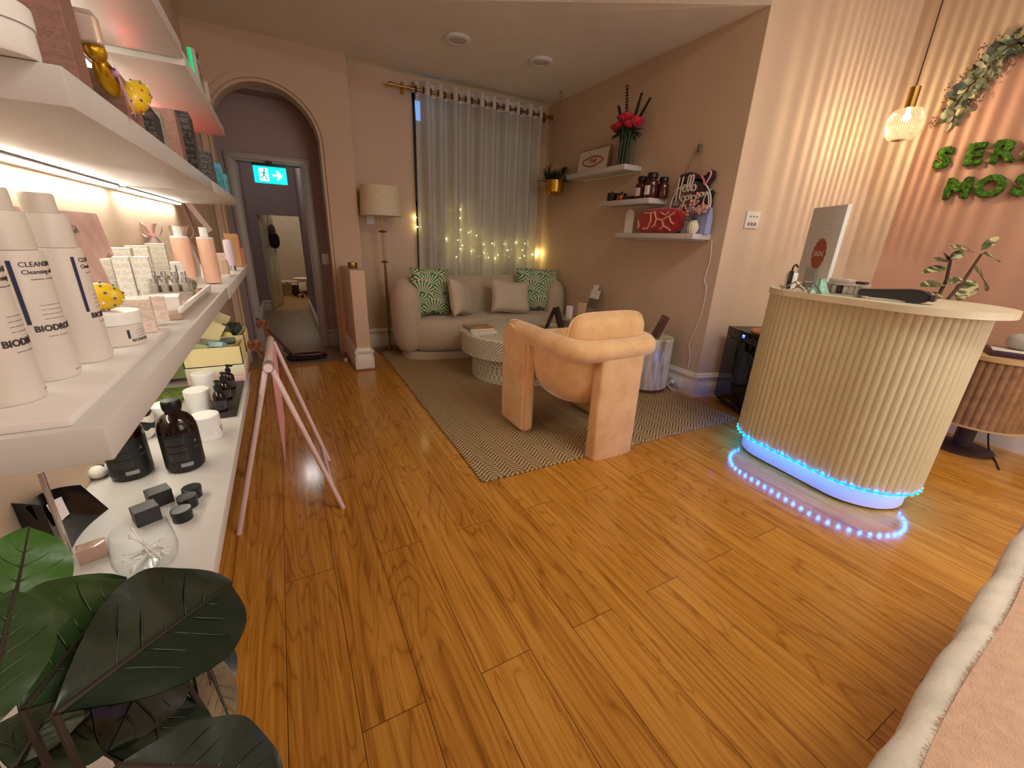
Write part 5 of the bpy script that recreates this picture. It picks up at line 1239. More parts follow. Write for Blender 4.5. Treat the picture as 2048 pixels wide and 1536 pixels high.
rowsL=[[(-.42,.55),(-.38,.35),(-.40,.2)],[(-.28,.85),(-.12,.85),(-.1,.5),(-.16,.2),(-.3,.2)],[(-.05,.9),(.02,.6),(.14,.55),(.2,.3),(.1,.15)],[(.02,.6),(.0,.35),(-.08,.25)],[(.14,.55),(.28,.7),(.4,.85)],[(.28,.7),(.34,.45),(.42,.35)],[(.2,.3),(.3,.2),(.36,.08)],[(.1,.85),(.2,.75),(.28,.9)],[(-.12,.85),(-.02,.88)]]
for ln_ in rowsL:
    pts_=[]
    for k in range(len(ln_)-1):
        for s in range(5):
            f=s/5; a=(ln_[k][0]*(1-f)+ln_[k+1][0]*f); b=(ln_[k][1]*(1-f)+ln_[k+1][1]*f)
            yy=-a*W; zz=b*0.2; 
            ex=0.055*max(0.05,(1-abs((zz-0.105)/0.105)**(2/0.55)))**(0.55/2)*max(0.05,(1-abs(yy/(W/2))**(2/0.55)))**(0.55/2)
            pts_.append((-ex-0.001,yy,zz))
    if len(pts_)>1: m.tube(pts_,0.008,6)
part(m,'coral_pattern',CORAL,t)
p=XP(1373,463,3.06); t=thing('greeting_card','tall pale blue leaflet behind the little white vase','card',(3.05,p.y,z3_)); part(M().box((0,-0.012,0.105),(0.004,0.105,0.21),rot=Matrix.Rotation(0.1,3,'Y')),'leaflet',P('pale_blue_leaflet',(176,186,200),0.4,var=0.12,nscale=9),t)
m=M(); 
for k in range(4): m.box((-0.012+0.003*k,-0.012,0.17-0.03*k),(0.002,0.07,0.005),rot=Matrix.Rotation(0.1,3,'Y'))
part(m,'printed_lines',INK,t)
p=XP(1402,463,3.05); t=thing('paper_bag','lilac-blue paper gift bag with white string at the right end of the lowest shelf','bag',(3.05,p.y,z3_))
part(M().loft([[Vector((x_*k,y_*k2,z_)) for x_,y_ in ((-0.035,-0.06),(0.035,-0.06),(0.035,0.06),(-0.035,0.06))] for z_,k,k2 in ((0,1,1),(0.13,0.9,1),(0.20,0.25,1))]),'bag_body',P('lilac_paper',(150,158,206),0.6,var=0.05),t)
part(M().tube([(0.0,0.03,0.20),(-0.01,0.02,0.27),(-0.01,-0.005,0.31),(-0.01,-0.02,0.27),(0.0,-0.03,0.20)],0.004,6),'handle',WPL,t)
part(M().box((-0.036,0.0,0.19),(0.003,0.10,0.06),rot=Matrix.Rotation(0.3,3,'Y')),'fold',P('pink_paper',(226,190,196),0.6),t)
p=XP(1383,465,2.96); t=thing('bud_vase','little ribbed white vase with pink blossom sprigs on the lowest shelf','vase',(2.965,p.y,z3_))
m=M(); rr=[]
for r_,z_ in ((0.022,0),(0.036,0.015),(0.044,0.045),(0.036,0.075),(0.024,0.088),(0.030,0.10),(0.026,0.10)):
    rr.append([Vector(((r_+0.0018*math.cos(12*2*PI*j/96))*math.cos(2*PI*j/96),(r_+0.0018*math.cos(12*2*PI*j/96))*math.sin(2*PI*j/96),z_)) for j in range(96)])
part(m.loft(rr),'vase_body',P('cream_ceramic',(226,220,198),0.3),t)
BLO=P('pink_blossom',(226,150,140),0.7,var=0.15,nscale=60); rn=random.Random(12)
for k,(y_,x_,h_) in enumerate(((0.0,-0.01,0.30),(0.07,-0.02,0.20),(-0.06,-0.01,0.22),(0.10,0,0.16),(-0.09,0.0,0.19),(0.02,-0.03,0.23))):
    b=Vector((0,0,0.095)); e_=Vector((x_,y_,h_)); part(M().tube([b,b.lerp(e_,0.5)+Vector((0,0.01,0)),e_],0.002,5),'sprig',TWIG,t)
    m=M()
    for q_ in range(5):
        c=b.lerp(e_,0.62+0.1*q_)+Vector((rn.uniform(-.012,.012),rn.uniform(-.018,.018),rn.uniform(-.01,.01))); m.sph(c,(0.010,0.012,0.010),7,5)
    part(m,'blossom',BLO,t)
# neon style mirror
mc=Vector((3.112,2.595,1.60)); RM=0.215
t=thing('round_mirror','round mirror with white cursive lettering and pink heart hanging by a rope','mirror',mc)
part(M().lathe([(0,0),(RM,0),(RM,0.012),(0,0.012)],64,rot=Matrix.Rotation(-PI/2,3,'Y')),'backing',P('dark_mirror_edge',(66,52,48),0.5),t)
part(M().lathe([(0,0.0125),(RM-0.02,0.0125),(RM-0.02,0.014),(0,0.014)],64,rot=Matrix.Rotation(-PI/2,3,'Y')),'mirror_glass',P('mirror_tint',(150,134,128),0.06,1.0,var=0),t)
NEON=P('white_neon_tube',(226,216,208),0.4,var=0.02); PNK=P('pink_neon_tube',(226,150,160),0.4,var=0.02)
def mp(a,b,d=0.02): return (-d,-a,b)
part(M().tube([mp((RM-0.012)*math.cos(a),(RM-0.012)*math.sin(a)) for a in [math.radians(52)-2*PI*0.80*i/50 for i in range(51)]],0.007,8),'ring_tube',NEON,t)
# backing plate behind the lettering
pl=[(-0.16,0.12),(-0.15,0.26)]+[(-0.05,0.27),(0.02,0.25),(0.08,0.22),(0.14,0.27),(0.19,0.25),(0.20,0.20),(0.15,0.14),(0.22,0.10),(0.21,0.05),(-0.02,0.06)]
part(M().prism(pl,0.008,(-0.004,0,0),((0,-1,0),(0,0,1))),'letter_backing',P('dark_mirror_edge2',(70,54,50),0.5),t)
def stroke(pts_,r=0.0065,mat=NEON,nm='neon_stroke'):
    part(M().tube(smooth([mp(a,b,0.022) for a,b in pts_],4),r,7),nm,mat,t)
# Hello
stroke([(-0.145,0.235),(-0.150,0.15),(-0.150,0.05)]); stroke([(-0.105,0.24),(-0.115,0.15),(-0.115,0.065)]); stroke([(-0.185,0.13),(-0.15,0.150),(-0.115,0.155)])
def loopl(x0,z0,w,h): return [(x0-w,z0-h*0.2),(x0,z0+h*0.5),(x0+w*0.5,z0+h),(x0-w*0.1,z0+h*0.9),(x0-w*0.3,z0),(x0+w*0.8,z0-h*0.1)]
stroke([(-0.10,0.135),(-0.075,0.155),(-0.075,0.175),(-0.095,0.165),(-0.095,0.13),(-0.065,0.122)])
stroke([(-0.065,0.122),(-0.035,0.18),(-0.03,0.235),(-0.05,0.235),(-0.055,0.15),(-0.035,0.122)]); stroke([(-0.035,0.122),(-0.005,0.18),(0.0,0.235),(-0.02,0.235),(-0.025,0.15),(-0.005,0.125)])
stroke([(0.02,0.165),(0.0,0.155),(0.0,0.13),(0.02,0.122),(0.035,0.14),(0.028,0.165),(0.01,0.165)])
# gorgeous
def oo(x0,z0,r): return [(x0+r*math.cos(a),z0+r*math.sin(a)) for a in [2*PI*k/8 for k in range(9)]]
for gx in (-0.075,0.03):
    stroke(oo(gx,0.065,0.020)); stroke([(gx+0.022,0.085),(gx+0.015,0.03),(gx-0.01,-0.03),(gx-0.03,-0.025),(gx-0.01,0.01),(gx+0.03,0.05)])
stroke(oo(-0.035,0.07,0.017)); stroke([(-0.012,0.055),(-0.008,0.09),(0.006,0.085),(0.008,0.06)])
stroke([(0.055,0.075),(0.078,0.085),(0.07,0.10),(0.056,0.085),(0.07,0.062),(0.085,0.07)]); stroke(oo(0.103,0.088,0.015)); stroke([(0.125,0.105),(0.127,0.08),(0.145,0.085),(0.148,0.108),(0.152,0.08)]); stroke([(0.185,0.118),(0.168,0.112),(0.180,0.095),(0.165,0.085)])
stroke([(0.10,0.20),(0.075,0.225),(0.085,0.245),(0.105,0.235),(0.12,0.25),(0.15,0.255),(0.158,0.23),(0.14,0.19),(0.115,0.165),(0.10,0.20)],0.008,PNK,'heart_tube')
hook=Vector((3.112,2.60,2.045))-mc
part(M().tube([mp(-0.12,0.25,0.01),tuple(hook+Vector((-0.01,0.005,0)))],0.004,6).tube([mp(0.06,0.25,0.01),tuple(hook+Vector((-0.01,-0.005,0)))],0.004,6),'hanging_rope',P('jute_rope',(150,122,88),0.9),t)
part(M().bx(hook.x-0.02,hook.x+0.014,hook.y-0.012,hook.y+0.012,hook.z-0.03,hook.z+0.025,bev=0.004),'wall_hook',P('grey_hook',(110,104,92),0.5),t)
# cable from the lowest shelf
pts_=[XP(u,v,3.119) for u,v in ((1424,479),(1420,520),(1409,560),(1413,575),(1407,610),(1398,640),(1385,672),(1378,690),(1380,712),(1376,735))]
solo(M().tube(smooth(pts_,5),0.003,6),'power_cable',WPL,'thin white cable running down the brown wall from the lowest shelf','cable')
# hanging planter
p=XP(1110,378,2.95); top=Vector((2.95,4.44,ZC-0.002))
t=thing('hanging_planter','gold hanging planter with spiky fern near the curtain corner','planter',(2.95,4.46,1.79))
part(M().lathe([(0,0.0),(0.07,0.005),(0.105,0.04),(0.112,0.10),(0.112,0.165),(0.108,0.165),(0.106,0.10),(0.06,0.02),(0,0.015)],40,cap=False),'pot',GOLD,t)
part(M().lathe([(0,0.13),(0.104,0.13),(0.104,0.14),(0,0.14)],30),'soil',DARK,t)
hp=[(0.0,0.116*math.cos(a)*1.0,0.14+0.31*math.sin(a)+0.05) for a in [2*PI*k/40 for k in range(40)]]
part(M().tube([(0,0.125*math.cos(a),0.17+0.235*math.sin(a)) for a in [2*PI*k/40 for k in range(40)]],0.003,6,closed=True),'wire_hoop',GOLD,t)
part(M().cyl((0,0,0.405),(0,0,ZC-1.79-0.05),0.0018,seg=6),'cord',P('thin_pink_cord',(160,106,84),0.7),t)
part(M().tube([(0,0.018*math.cos(a),ZC-1.79-0.03+0.022*math.sin(a)) for a in [2*PI*k/16 for k in range(16)]],0.003,6,closed=True).cyl((0,0,ZC-1.79-0.012),(0,0,ZC-1.79),0.01),'ceiling_hook',BRASS,t)
FERN=P('dark_fern',(34,62,38),0.6,var=0.2,nscale=20); rn=random.Random(21); m=M()
for k in range(34):
    a=k*2.4; el=rn.uniform(0.2,1.2); Ln=rn.uniform(0.14,0.25); d=Vector((math.cos(a)*math.cos(el)*0.5,math.sin(a)*math.cos(el),math.sin(el))); b=Vector((0.05*math.cos(a),0.05*math.sin(a),0.14))
    m.leaf(b,b+d*Ln,Vector((0,0,1))+Vector((-0.5,0,0)),0.022,droop=0.25,nu=2,nv=8)
    for q_ in (0.45,0.6,0.75,0.9):
        c=b+d*Ln*q_+Vector((0,0,-0.25*Ln*q_*q_)); sdv=d.cross(Vector((0,0,1))).normalized()
        for sg in (-1,1): m.leaf(c,c+(d*0.6+sdv*sg).normalized()*0.06,(0,0,1),0.012,nu=2,nv=4)
part(m,'fern_leaves',FERN,t)
# brass tin on the half wall
p=F(701,531,0.9555); t=thing('candle_tin','small brass tin candle standing on the half wall','tin',(0.60,4.36,0.9555)); part(M().lathe([(0,0),(0.04,0),(0.042,0.003),(0.042,0.036),(0,0.036)],36),'tin_body',BRASS,t); part(M().lathe([(0,0.0365),(0.044,0.0365),(0.044,0.054),(0.042,0.057),(0,0.057)],36),'lid',BRASS,t)
# ================================================================ sockets by the corner
t=plate('power_socket','white power socket on the skirting beside the pearly drum table','socket',(3.104,2.42,0.085),(0,-1,0),(-1,0,0),0.12,0.075,2,1)
part(M().box((-0.03,0.02,0.0),(0.035,0.035,0.03),bev=0.006).tube(smooth([(-0.045,0.02,0),(-0.08,0.02,-0.02),(-0.08,-0.02,-0.05),(-0.07,-0.08,-0.068)],5),0.004,6),'plug',WPL,t)
q=pa.lerp(pb,0.11); plate('power_socket','white power socket low on the skirting left of the black cooler','socket',(q.x-pn.x*0.026,q.y-pn.y*0.026,0.085),(pt.x,pt.y,0),(-pn.x,-pn.y,0),0.10,0.07,1,1)
SWP=P('switch_plate',(226,220,208),0.4,var=0.01)
def onP(u,v,off=0.0):
    d=ray(u,v); k=((pa+O*0)-Vector((0,0,0))).dot(pn)/d.dot(pn); return O+d*k-pn*off
s0=onP(1503,440)
t=thing('switch_panel','white wall panel of six rocker switches on the pink angled wall','switch',(s0.x-pn.x*0.001,s0.y-pn.y*0.001,s0.z))
rot=Matrix((pt,-pn,Vector((0,0,1)))).transposed()
part(M().box(-pn*0.005,(0.125,0.010,0.125),rot=rot,bev=0.002),'plate',SWP,t)
for j,zz in enumerate((-0.03,0.025)):
    for i in range(3):
        part(M().box(pt*(-0.03+0.03*i+(0.006 if j else 0))-pn*0.012+Vector((0,0,zz)),(0.017 if j==0 else 0.011,0.006,0.024 if j==0 else 0.010),rot=rot,bev=0.0015),'rocker',P('rocker_grey',(130,124,116),0.4,var=0),t)
# ================================================================ wine cooler
fl=F(1425,800); fr=F(1474,834); fx=(fr-fl).normalized(); FW=0.44; FH=0.67; FD=0.42
fn=Vector((-fx.y,fx.x,0)); ang=math.atan2(fx.y,fx.x)       # local x along the front, local +y into the cooler
cen=fl+fx*FW/2; cen.z=0
BGL=P('black_gloss_glass',(12,12,13),0.06,var=0); BMT=P('black_enamel',(20,20,21),0.35)
t=thing('wine_cooler','black glass-door drinks cooler between pink wall and reception desk','cooler',(cen.x,cen.y,0),ang)
part(M().bx(-FW/2,FW/2,0.03,FD,0.02,FH,bev=0.004),'cabinet',BMT,t)
part(M().bx(-FW/2,FW/2,0.0,0.028,0.05,FH-0.085,bev=0.003),'door',BGL,t)
part(M().bx(-FW/2,FW/2,0.0,0.029,FH-0.082,FH,bev=0.003),'control_panel',P('black_panel',(10,10,12),0.15,var=0),t)
m=M()
for x in (-0.012,0.004): 
    for a,b,w,h in ((0,0.018,0.009,0.002),(0,0.009,0.009,0.002),(0,0,0.009,0.002),(0.008,0.014,0.002,0.008)): m.bx(x+a*1.0-0.0,x+a+w*0.9,-0.003,0.0005,FH-0.05+b,FH-0.05+b+h)
part(m,'blue_display',EM('blue_display',(60,90,255),9),t)
for sx in (-1,1):
    for y_ in (0.06,FD-0.05): part(M().cyl((sx*(FW/2-0.04),y_,0),(sx*(FW/2-0.04),y_,0.021),0.015),'foot',BLACK,t)
part(M().bx(-0.04,0.04,-0.0015,0.0003,0.075,0.083),'maker_badge',P('badge_grey',(110,110,110),0.3),t)
c=cen+fx*0.10+fn*0.16
solo(M().lathe([(0,0),(0.14,0),(0.15,0.004),(0.15,0.02),(0.14,0.022),(0,0.022)],44),'wooden_plate',P('orange_wood',(170,98,48),0.4,var=0.15,nscale=25),'round wooden plate lying on top of the black cooler','plate',(c.x,c.y,FH+0.0005))
# ================================================================ reception desk
DCR=P('cream_fluted_panel',(214,204,168),0.45,var=0.015); DTOP=P('cream_desk_top',(228,218,190),0.3,var=0.015)
d1=Vector((2.75,0.85)); du=Vector((0.10,0.995)).normalized(); DL=0.40
da=math.atan2(du.y,du.x); dc=d1+du*DL/2
def stadium(r,n=40,hl=DL/2):
    pts=[]
    for i in range(n+1): a=-PI/2+PI*i/n; pts.append((hl+r*math.cos(a),r*math.sin(a)))
    for i in range(n+1): a=PI/2+PI*i/n; pts.append((-hl+r*math.cos(a),r*math.sin(a)))
    return pts
t=thing('reception_desk','cream fluted reception desk with rounded ends and blue underglow','desk',(dc.x,dc.y,0),da)
part(M().prism([(x_-0.03,y_) for x_,y_ in stadium(0.315,hl=DL/2+0.012)],0.032,(0,0,1.038),bev=0.004),'desk_top',DTOP,t)
# fluted body: arc-length sampled stadium, convex flutes
def perim(r,NF=78,sub=8,depth=0.0065):
    Lp=2*DL+2*PI*r; out=[]
    for k in range(NF*sub):
        s=(k/(NF*sub))*Lp
        if s<PI*r: a=-PI/2+s/r; p=(DL/2+r*math.cos(a),r*math.sin(a)); nrm=(math.cos(a),math.sin(a))
        elif s<PI*r+DL: q_=s-PI*r; p=(DL/2-q_,r); nrm=(0,1)
        elif s<2*PI*r+DL: a=PI/2+(s-PI*r-DL)/r; p=(-DL/2+r*math.cos(a),r*math.sin(a)); nrm=(math.cos(a),math.sin(a))
        else: q_=s-2*PI*r-DL; p=(-DL/2+q_,-r); nrm=(0,-1)
        h=depth*abs(math.sin(PI*k/sub))**0.7
        out.append((p[0]+nrm[0]*h,p[1]+nrm[1]*h))
    return out
pf=perim(0.283)
part(M().loft([[Vector((x_,y_,z_)) for x_,y_ in pf] for z_ in (0.135,1.037)]),'fluted_body',DCR,t,ang=0.9)
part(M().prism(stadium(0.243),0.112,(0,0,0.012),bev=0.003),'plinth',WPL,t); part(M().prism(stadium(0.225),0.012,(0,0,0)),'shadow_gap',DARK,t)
LEDB=EM('blue_led',(0,125,255),85); SIL=Mat('led_tape'); SIL.col((20,90,170)); SIL.set(Roughness=0.3); SIL.b.inputs['Emission Color'].default_value=lin((0,110,255)); SIL.b.inputs['Emission Strength'].default_value=1.4; SIL=SIL.mat

# evenly spaced along the perimeter
dense=stadium(0.283,200); acc=[0.0]
for i in range(1,len(dense)): acc.append(acc[-1]+math.dist(dense[i],dense[i-1]))
tot=acc[-1]+math.dist(dense[-1],dense[0])
led=part(M().tube([(x_,y_,0.126) for x_,y_ in stadium(0.283,24)],0.0045,6,closed=True),'led_strip',SIL,t,'glowing blue light strip')
nled=56; j=0; me=None
for k in range(nled):
    s=tot*k/nled
    while j<len(acc)-2 and acc[j+1]<s: j+=1
    f=(s-acc[j])/max(1e-6,(acc[j+1]-acc[j])); f=min(max(f,0),1)
    x_=dense[j][0]*(1-f)+dense[j+1][0]*f; y_=dense[j][1]*(1-f)+dense[j+1][1]*f
    if s>acc[-1]: f=(s-acc[-1])/(tot-acc[-1]); x_=dense[-1][0]*(1-f)+dense[0][0]*f; y_=dense[-1][1]*(1-f)+dense[0][1]*f
    if me is None: me=M().sph((0,0,0),(0.0075,0.0075,0.0045),10,6).mesh('led',LEDB)
    nn_=Vector((x_-max(-DL/2,min(DL/2,x_)),y_,0)).normalized()*0.004
    o=bpy.data.objects.new('led',me); C.objects.link(o); o.parent=led; o.location=(x_+nn_.x,y_+nn_.y,0.1245)
ZD=1.0705
def dk(a,b): # desk-local (along, across; + across = back) to world
    p=dc+du*a+Vector((du.y,-du.x))*b; return (p.x,p.y)
# white counter display board
p1=Vector((2.73,1.24,0)); p2=Vector((2.89,1.49,0)); dv=(p2-p1).normalized(); bang=math.atan2(dv.y,dv.x); bl=(p2-p1).length
BRD=P('white_board',(216,216,212),0.35,var=0.01)
t=thing('display_board','large white counter display board with rust oval emblem on the desk','display board',(p1.x,p1.y,ZD),bang)
part(M().box((bl/2,0,0.245),(bl,0.022,0.43),bev=0.002),'panel',BRD,t); part(M().bx(bl/2-0.09,bl/2+0.09,-0.05,0.06,0,0.008,bev=0.003).bx(bl/2-0.05,bl/2+0.05,0.012,0.022,0.005,0.12),'foot',P('grey_foot',(170,170,168),0.4),t)
RUST=P('rust_print',(164,84,54),0.5,var=0.03); yF=-0.0115
# face towards the camera is local +y or -y: use the side facing the room (-x,+y world)
sd=1 if Vector((-dv.y,dv.x,0)).dot(Vector((-1,0.3,0)))>0 else -1
def bf(x_,z_,off=0.0005): return Vector((x_,sd*(0.0115+off),z_))
xdir=(-1,0,0) if sd>0 else (1,0,0)
m=M(); pl=[]
for k in range(64):
    a=2*PI*k/64; rr=1+0.06*math.cos(16*a); pl.append((0.060*rr*math.cos(a),0.085*rr*math.sin(a)))
o=bf(bl*0.45,0.20); m.prism(pl,0.001,o,(xdir,(0,0,1))); part(m,'emblem',RUST,t)
m=M(); m.text('SKIN',0.040,FM(bf(bl*0.45,0.20,0.0018),xdir,(0,0,1)),0.0003); part(m,'emblem_lettering',BRD,t)
m=M()
for i,(x_,z_,txt,sz) in enumerate(((0.13,0.155,'o -----',0.022),(0.12,0.122,'-- -- --',0.018),(0.12,0.098,'-- -- --',0.018),(0.12,0.075,'- -- - --',0.014),(0.09,0.43,'-- --',0.015),(0.09,0.405,'-----',0.014),(0.10,0.36,'--------',0.014),(0.10,0.335,'-- -- --',0.018),(0.10,0.315,'-- --',0.015))):
    m.text(txt,sz,FM(bf(x_,z_,0.0008),xdir,(0,0,1)),0.0002)
part(m,'lettering',INK,t)
# small things on the desk edge
STEEL=P('steel_wire',(170,160,150),0.25,1.0,var=0.02)
p=F(1575,578,ZD); zz=ZD
def au(u,x):
    d=ray(u,575); return (x,x*d.y/d.x)
x_,y_=au(1578,2.64)
t=thing('tape_holder','white roll holder with black clip at the far end of the desk edge','holder',(x_,y_,ZD),0.3)
part(M().lathe([(0,0),(0.028,0),(0.03,0.003),(0.03,0.085),(0.026,0.09),(0,0.09)],30),'roll',WPL,t); part(M().bx(-0.038,-0.030,-0.012,0.012,0.0,0.10,bev=0.002).tube(smooth([(-0.034,0,0.095),(-0.02,0,0.125),(0.03,0,0.135),(0.05,-0.01,0.12)],4),0.005,6),'clip',BLACK,t)
def tent(label,a,b,rz,s):
    x_,y_=au(a,b); t=thing('card_stand',label,'stand',(x_,y_,ZD),rz,'folded wire stands on the desk')
    for k in (-1,1): part(M().tube([(-0.055*s,0.03*k*s,0.003),(0.0,0.022*k*s,0.048*s),(0.055*s,0.03*k*s,0.003)],0.0028,6),'wire_leg',STEEL,t)
    part(M().cyl((0,-0.023*s,0.048*s),(0,0.023*s,0.048*s),0.0035,seg=8),'hinge_bar',STEEL,t)
tent('folded wire stand at the desk edge, nearest the roll holder',1588,2.53,da+0.4,1.0); tent('folded wire stand at the desk edge beside the green tissue',1614,2.50,da-0.3,1.15)
solo(M().cyl((-0.04,0,0),(0.04,0.01,0),0.004,seg=8),'steel_rod',STEEL,'short steel rod lying at the left tip of the desk','rod',(*au(1560,2.70),ZD+0.0045),da+2.2)
TISS=P('mint_cellophane',(150,196,178),0.3,var=0.15,nscale=40); m=M(); rn=random.Random(3)
m.grid(lambda u,v:(((0.055+0.012*math.sin(5*u*2*PI+4*v))*(1-0.75*v))*math.cos(u*2*PI),((0.045+0.01*math.sin(7*u*2*PI+2*v))*(1-0.75*v))*math.sin(u*2*PI),0.075*v+0.004*math.sin(9*u*2*PI)*v),40,8,closeu=True)
solo(m,'tissue_bag',TISS,'crumpled mint green cellophane bag on the desk','bag',(*au(1640,2.56),ZD+0.001),ang=2)
t=thing('acrylic_organizer','clear acrylic organizer of little pots in the middle of the desk edge','organizer',(*au(1693,2.62),ZD),da+0.1)
ACW=P('frosted_acrylic',(226,218,208),0.15,var=0.02,Transmission_Weight=0.4)
part(M().bx(-0.08,0.08,-0.05,0.05,0,0.006,bev=0.001).bx(-0.075,-0.07,-0.045,0.045,0.006,0.055).bx(0.07,0.075,-0.045,0.045,0.006,0.055).bx(-0.09,0.09,-0.05,0.05,0.055,0.061,bev=0.001),'tiers',ACW,t)
for k in range(5): part(M().lathe([(0,0.0065),(0.014,0.0065),(0.014,0.045),(0.011,0.048),(0,0.048)],14,c=(-0.055+0.0275*k,0.0,0)),'pot',WPL if k!=3 else P('plum_pot',(70,34,60),0.4),t)
part(M().bx(-0.085,-0.04,-0.02,0.02,0.0615,0.075,bev=0.003),'dark_lid',P('oxblood_lid',(60,22,24),0.4),t); part(M().bx(-0.02,0.08,-0.035,0.03,0.0615,0.082,bev=0.004),'clear_case',ACW,t)
# black handset
t=thing('card_reader','long black angular handset lying along the desk edge','card reader',(*au(1796,2.60),ZD),da+PI+0.25)
prof=[(-0.14,0.012),(-0.14,0.043),(0.05,0.062),(0.08,0.062),(0.125,0.046),(0.125,0.012),(0.09,0.001),(0.04,0.001),(0.015,0.014)]
part(M().prism(prof,0.07,(0,0.035,0),((1,0,0),(0,0,1)),bev=0.005),'body',BLACK,t); part(M().bx(0.126,0.144,-0.028,0.028,0.014,0.044,bev=0.004),'end_piece',P('grey_black',(44,42,42),0.4),t)
part(M().bx(-0.10,0.05,-0.03,0.03,0.0005,0.010,bev=0.002),'white_pad',WPL,t)
# rubber plant standing behind the desk
t=thing('rubber_plant','variegated rubber plant in a teal pot behind the desk','plant',(3.36,0.93,0))
part(M().lathe([(0,0),(0.10,0),(0.11,0.01),(0.15,0.98),(0.155,1.0),(0.145,1.0),(0.13,0.95),(0,0.95)],36),'tall_pot',P('teal_glaze',(70,110,104),0.3,var=0.1),t)
VAR=Mat('variegated_leaf'); n_=VAR.noise(18,detail=2); VAR.col(VAR.ramp(n_,[(0.42,(64,72,44)),(0.52,(96,104,66)),(0.60,(196,186,142))])); VAR.set(Roughness=0.4); VAR=VAR.mat
BRST=P('brown_stem',(74,50,34),0.7)
P0=Vector((3.36,0.93,0.95))
st1=[P0+Vector((0,0.02,0)),YP(1893,560,0.95),YP(1903,512,0.96)]; st2=[P0,YP(1925,565,0.92),YP(1963,508,0.90)]
for s_ in (st1,st2): part(M().tube([p-Vector((3.36,0.93,0)) for p in s_],[0.011,0.009,0.007],8),'stem',BRST,t)
def vleaf(b,tp,y1,y2,w,nr=(-0.8,-0.3,0.5),dr=0.1):
    B_=YP(*b,y1)-Vector((3.36,0.93,0)); T_=YP(*tp,y2)-Vector((3.36,0.93,0)); part(M().leaf(B_,T_,nr,w,th=0.002,droop=dr),'leaf',VAR,t)
for b,tp,w in (((1948,505),(1914,482),0.06),((1962,500),(2000,470),0.05),((1966,507),(2010,516),0.075),((1948,535),(1990,575),0.12),((1900,520),(1930,500),0.05),((1898,525),(1876,510),0.05),((1895,535),(1856,534),0.05),((1890,570),(1852,560),0.06),((1945,560),(1920,595),0.10),((1893,565),(1930,555),0.05),((1885,590),(1850,585),0.06),((1910,590),(1945,585),0.06),((1895,522),(1894,500),0.04)): vleaf(b,tp,0.93,0.90,w)
# ================================================================ pendant lamp
lc=Vector((3.93,1.60,0)); zg=2.135
t=thing('pendant_lamp','ribbed glass globe pendant lamp glowing by the pink wall','lamp',(lc.x,lc.y,0))
part(M().cyl((0,0,2.36),(0,0,ZM-0.02),0.004,seg=8),'cord',P('brown_cord',(74,38,26),0.7),t); part(M().lathe([(0,ZM-0.03),(0.05,ZM-0.03),(0.055,ZM-0.001),(0,ZM-0.001)],30),'ceiling_rose',BRASS,t)
part(M().lathe([(0,2.238),(0.030,2.238),(0.030,2.36),(0.008,2.366),(0,2.366)],28),'lamp_holder',BRASS,t)
RIBG=Mat('ribbed_glass')
x,y,z=RIBG.co(); an=y.at2(x)
rib=((an*44.0).sin()*0.5+0.5); nz=RIBG.noise(1.0,RIBG.vec(an*5.0,0.0,0.0),3)
tcol=RIBG.ramp((rib*0.75+nz*0.8-0.30),[(0.15,(70,58,44)),(0.5,(160,146,126)),(0.85,(255,252,245))])  # dark and clear tint stripes put into the glass to cast wall streaks
tb=RIBG.nd('ShaderNodeBsdfTransparent'); RIBG.nt.links.new(tcol,tb.inputs[0])
gb_=RIBG.nd('ShaderNodeBsdfGlossy'); gb_.inputs['Roughness'].default_value=0.12
mx=RIBG.nd('ShaderNodeMixShader'); mx.inputs[0].default_value=0.07
tl=RIBG.nd('ShaderNodeBsdfTranslucent'); tl.inputs[0].default_value=lin((255,236,200)); mg=RIBG.nd('ShaderNodeMixShader'); mg.inputs[0].default_value=0.35
RIBG.nt.links.new(gb_.outputs[0],mg.inputs[1]); RIBG.nt.links.new(tl.outputs[0],mg.inputs[2])
RIBG.nt.links.new(tb.outputs[0],mx.inputs[1]); RIBG.nt.links.new(mg.outputs[0],mx.inputs[2]); RIBG.nt.links.new(mx.outputs[0],RIBG.out.inputs['Surface']); RIBG=RIBG.mat
prof=[(0.035,0.100),(0.075,0.092),(0.098,0.062),(0.108,0.02),(0.104,-0.02),(0.092,-0.058),(0.070,-0.085),(0.048,-0.092)]
pr=[]
for i in range(len(prof)-1):
    for k in range(4):
        f=k/4; pr.append((prof[i][0]*(1-f)+prof[i+1][0]*f,prof[i][1]*(1-f)+prof[i+1][1]*f))
pr.append(prof[-1]); rr=[]
for r_,z_ in pr: rr.append([Vector(((r_+0.0022*math.cos(44*2*PI*j/264))*math.cos(2*PI*j/264),(r_+0.0022*math.cos(44*2*PI*j/264))*math.sin(2*PI*j/264),zg+z_)) for j in range(264)])
part(M().loft(rr,cap=False),'glass_globe',RIBG,t,ang=2)
part(M().sph((0,0,zg+0.050),(0.022,0.022,0.026),18,12).cyl((0,0,zg+0.07),(0,0,2.24),0.012),'bulb',EM('warm_bulb',(255,226,180),80),t)
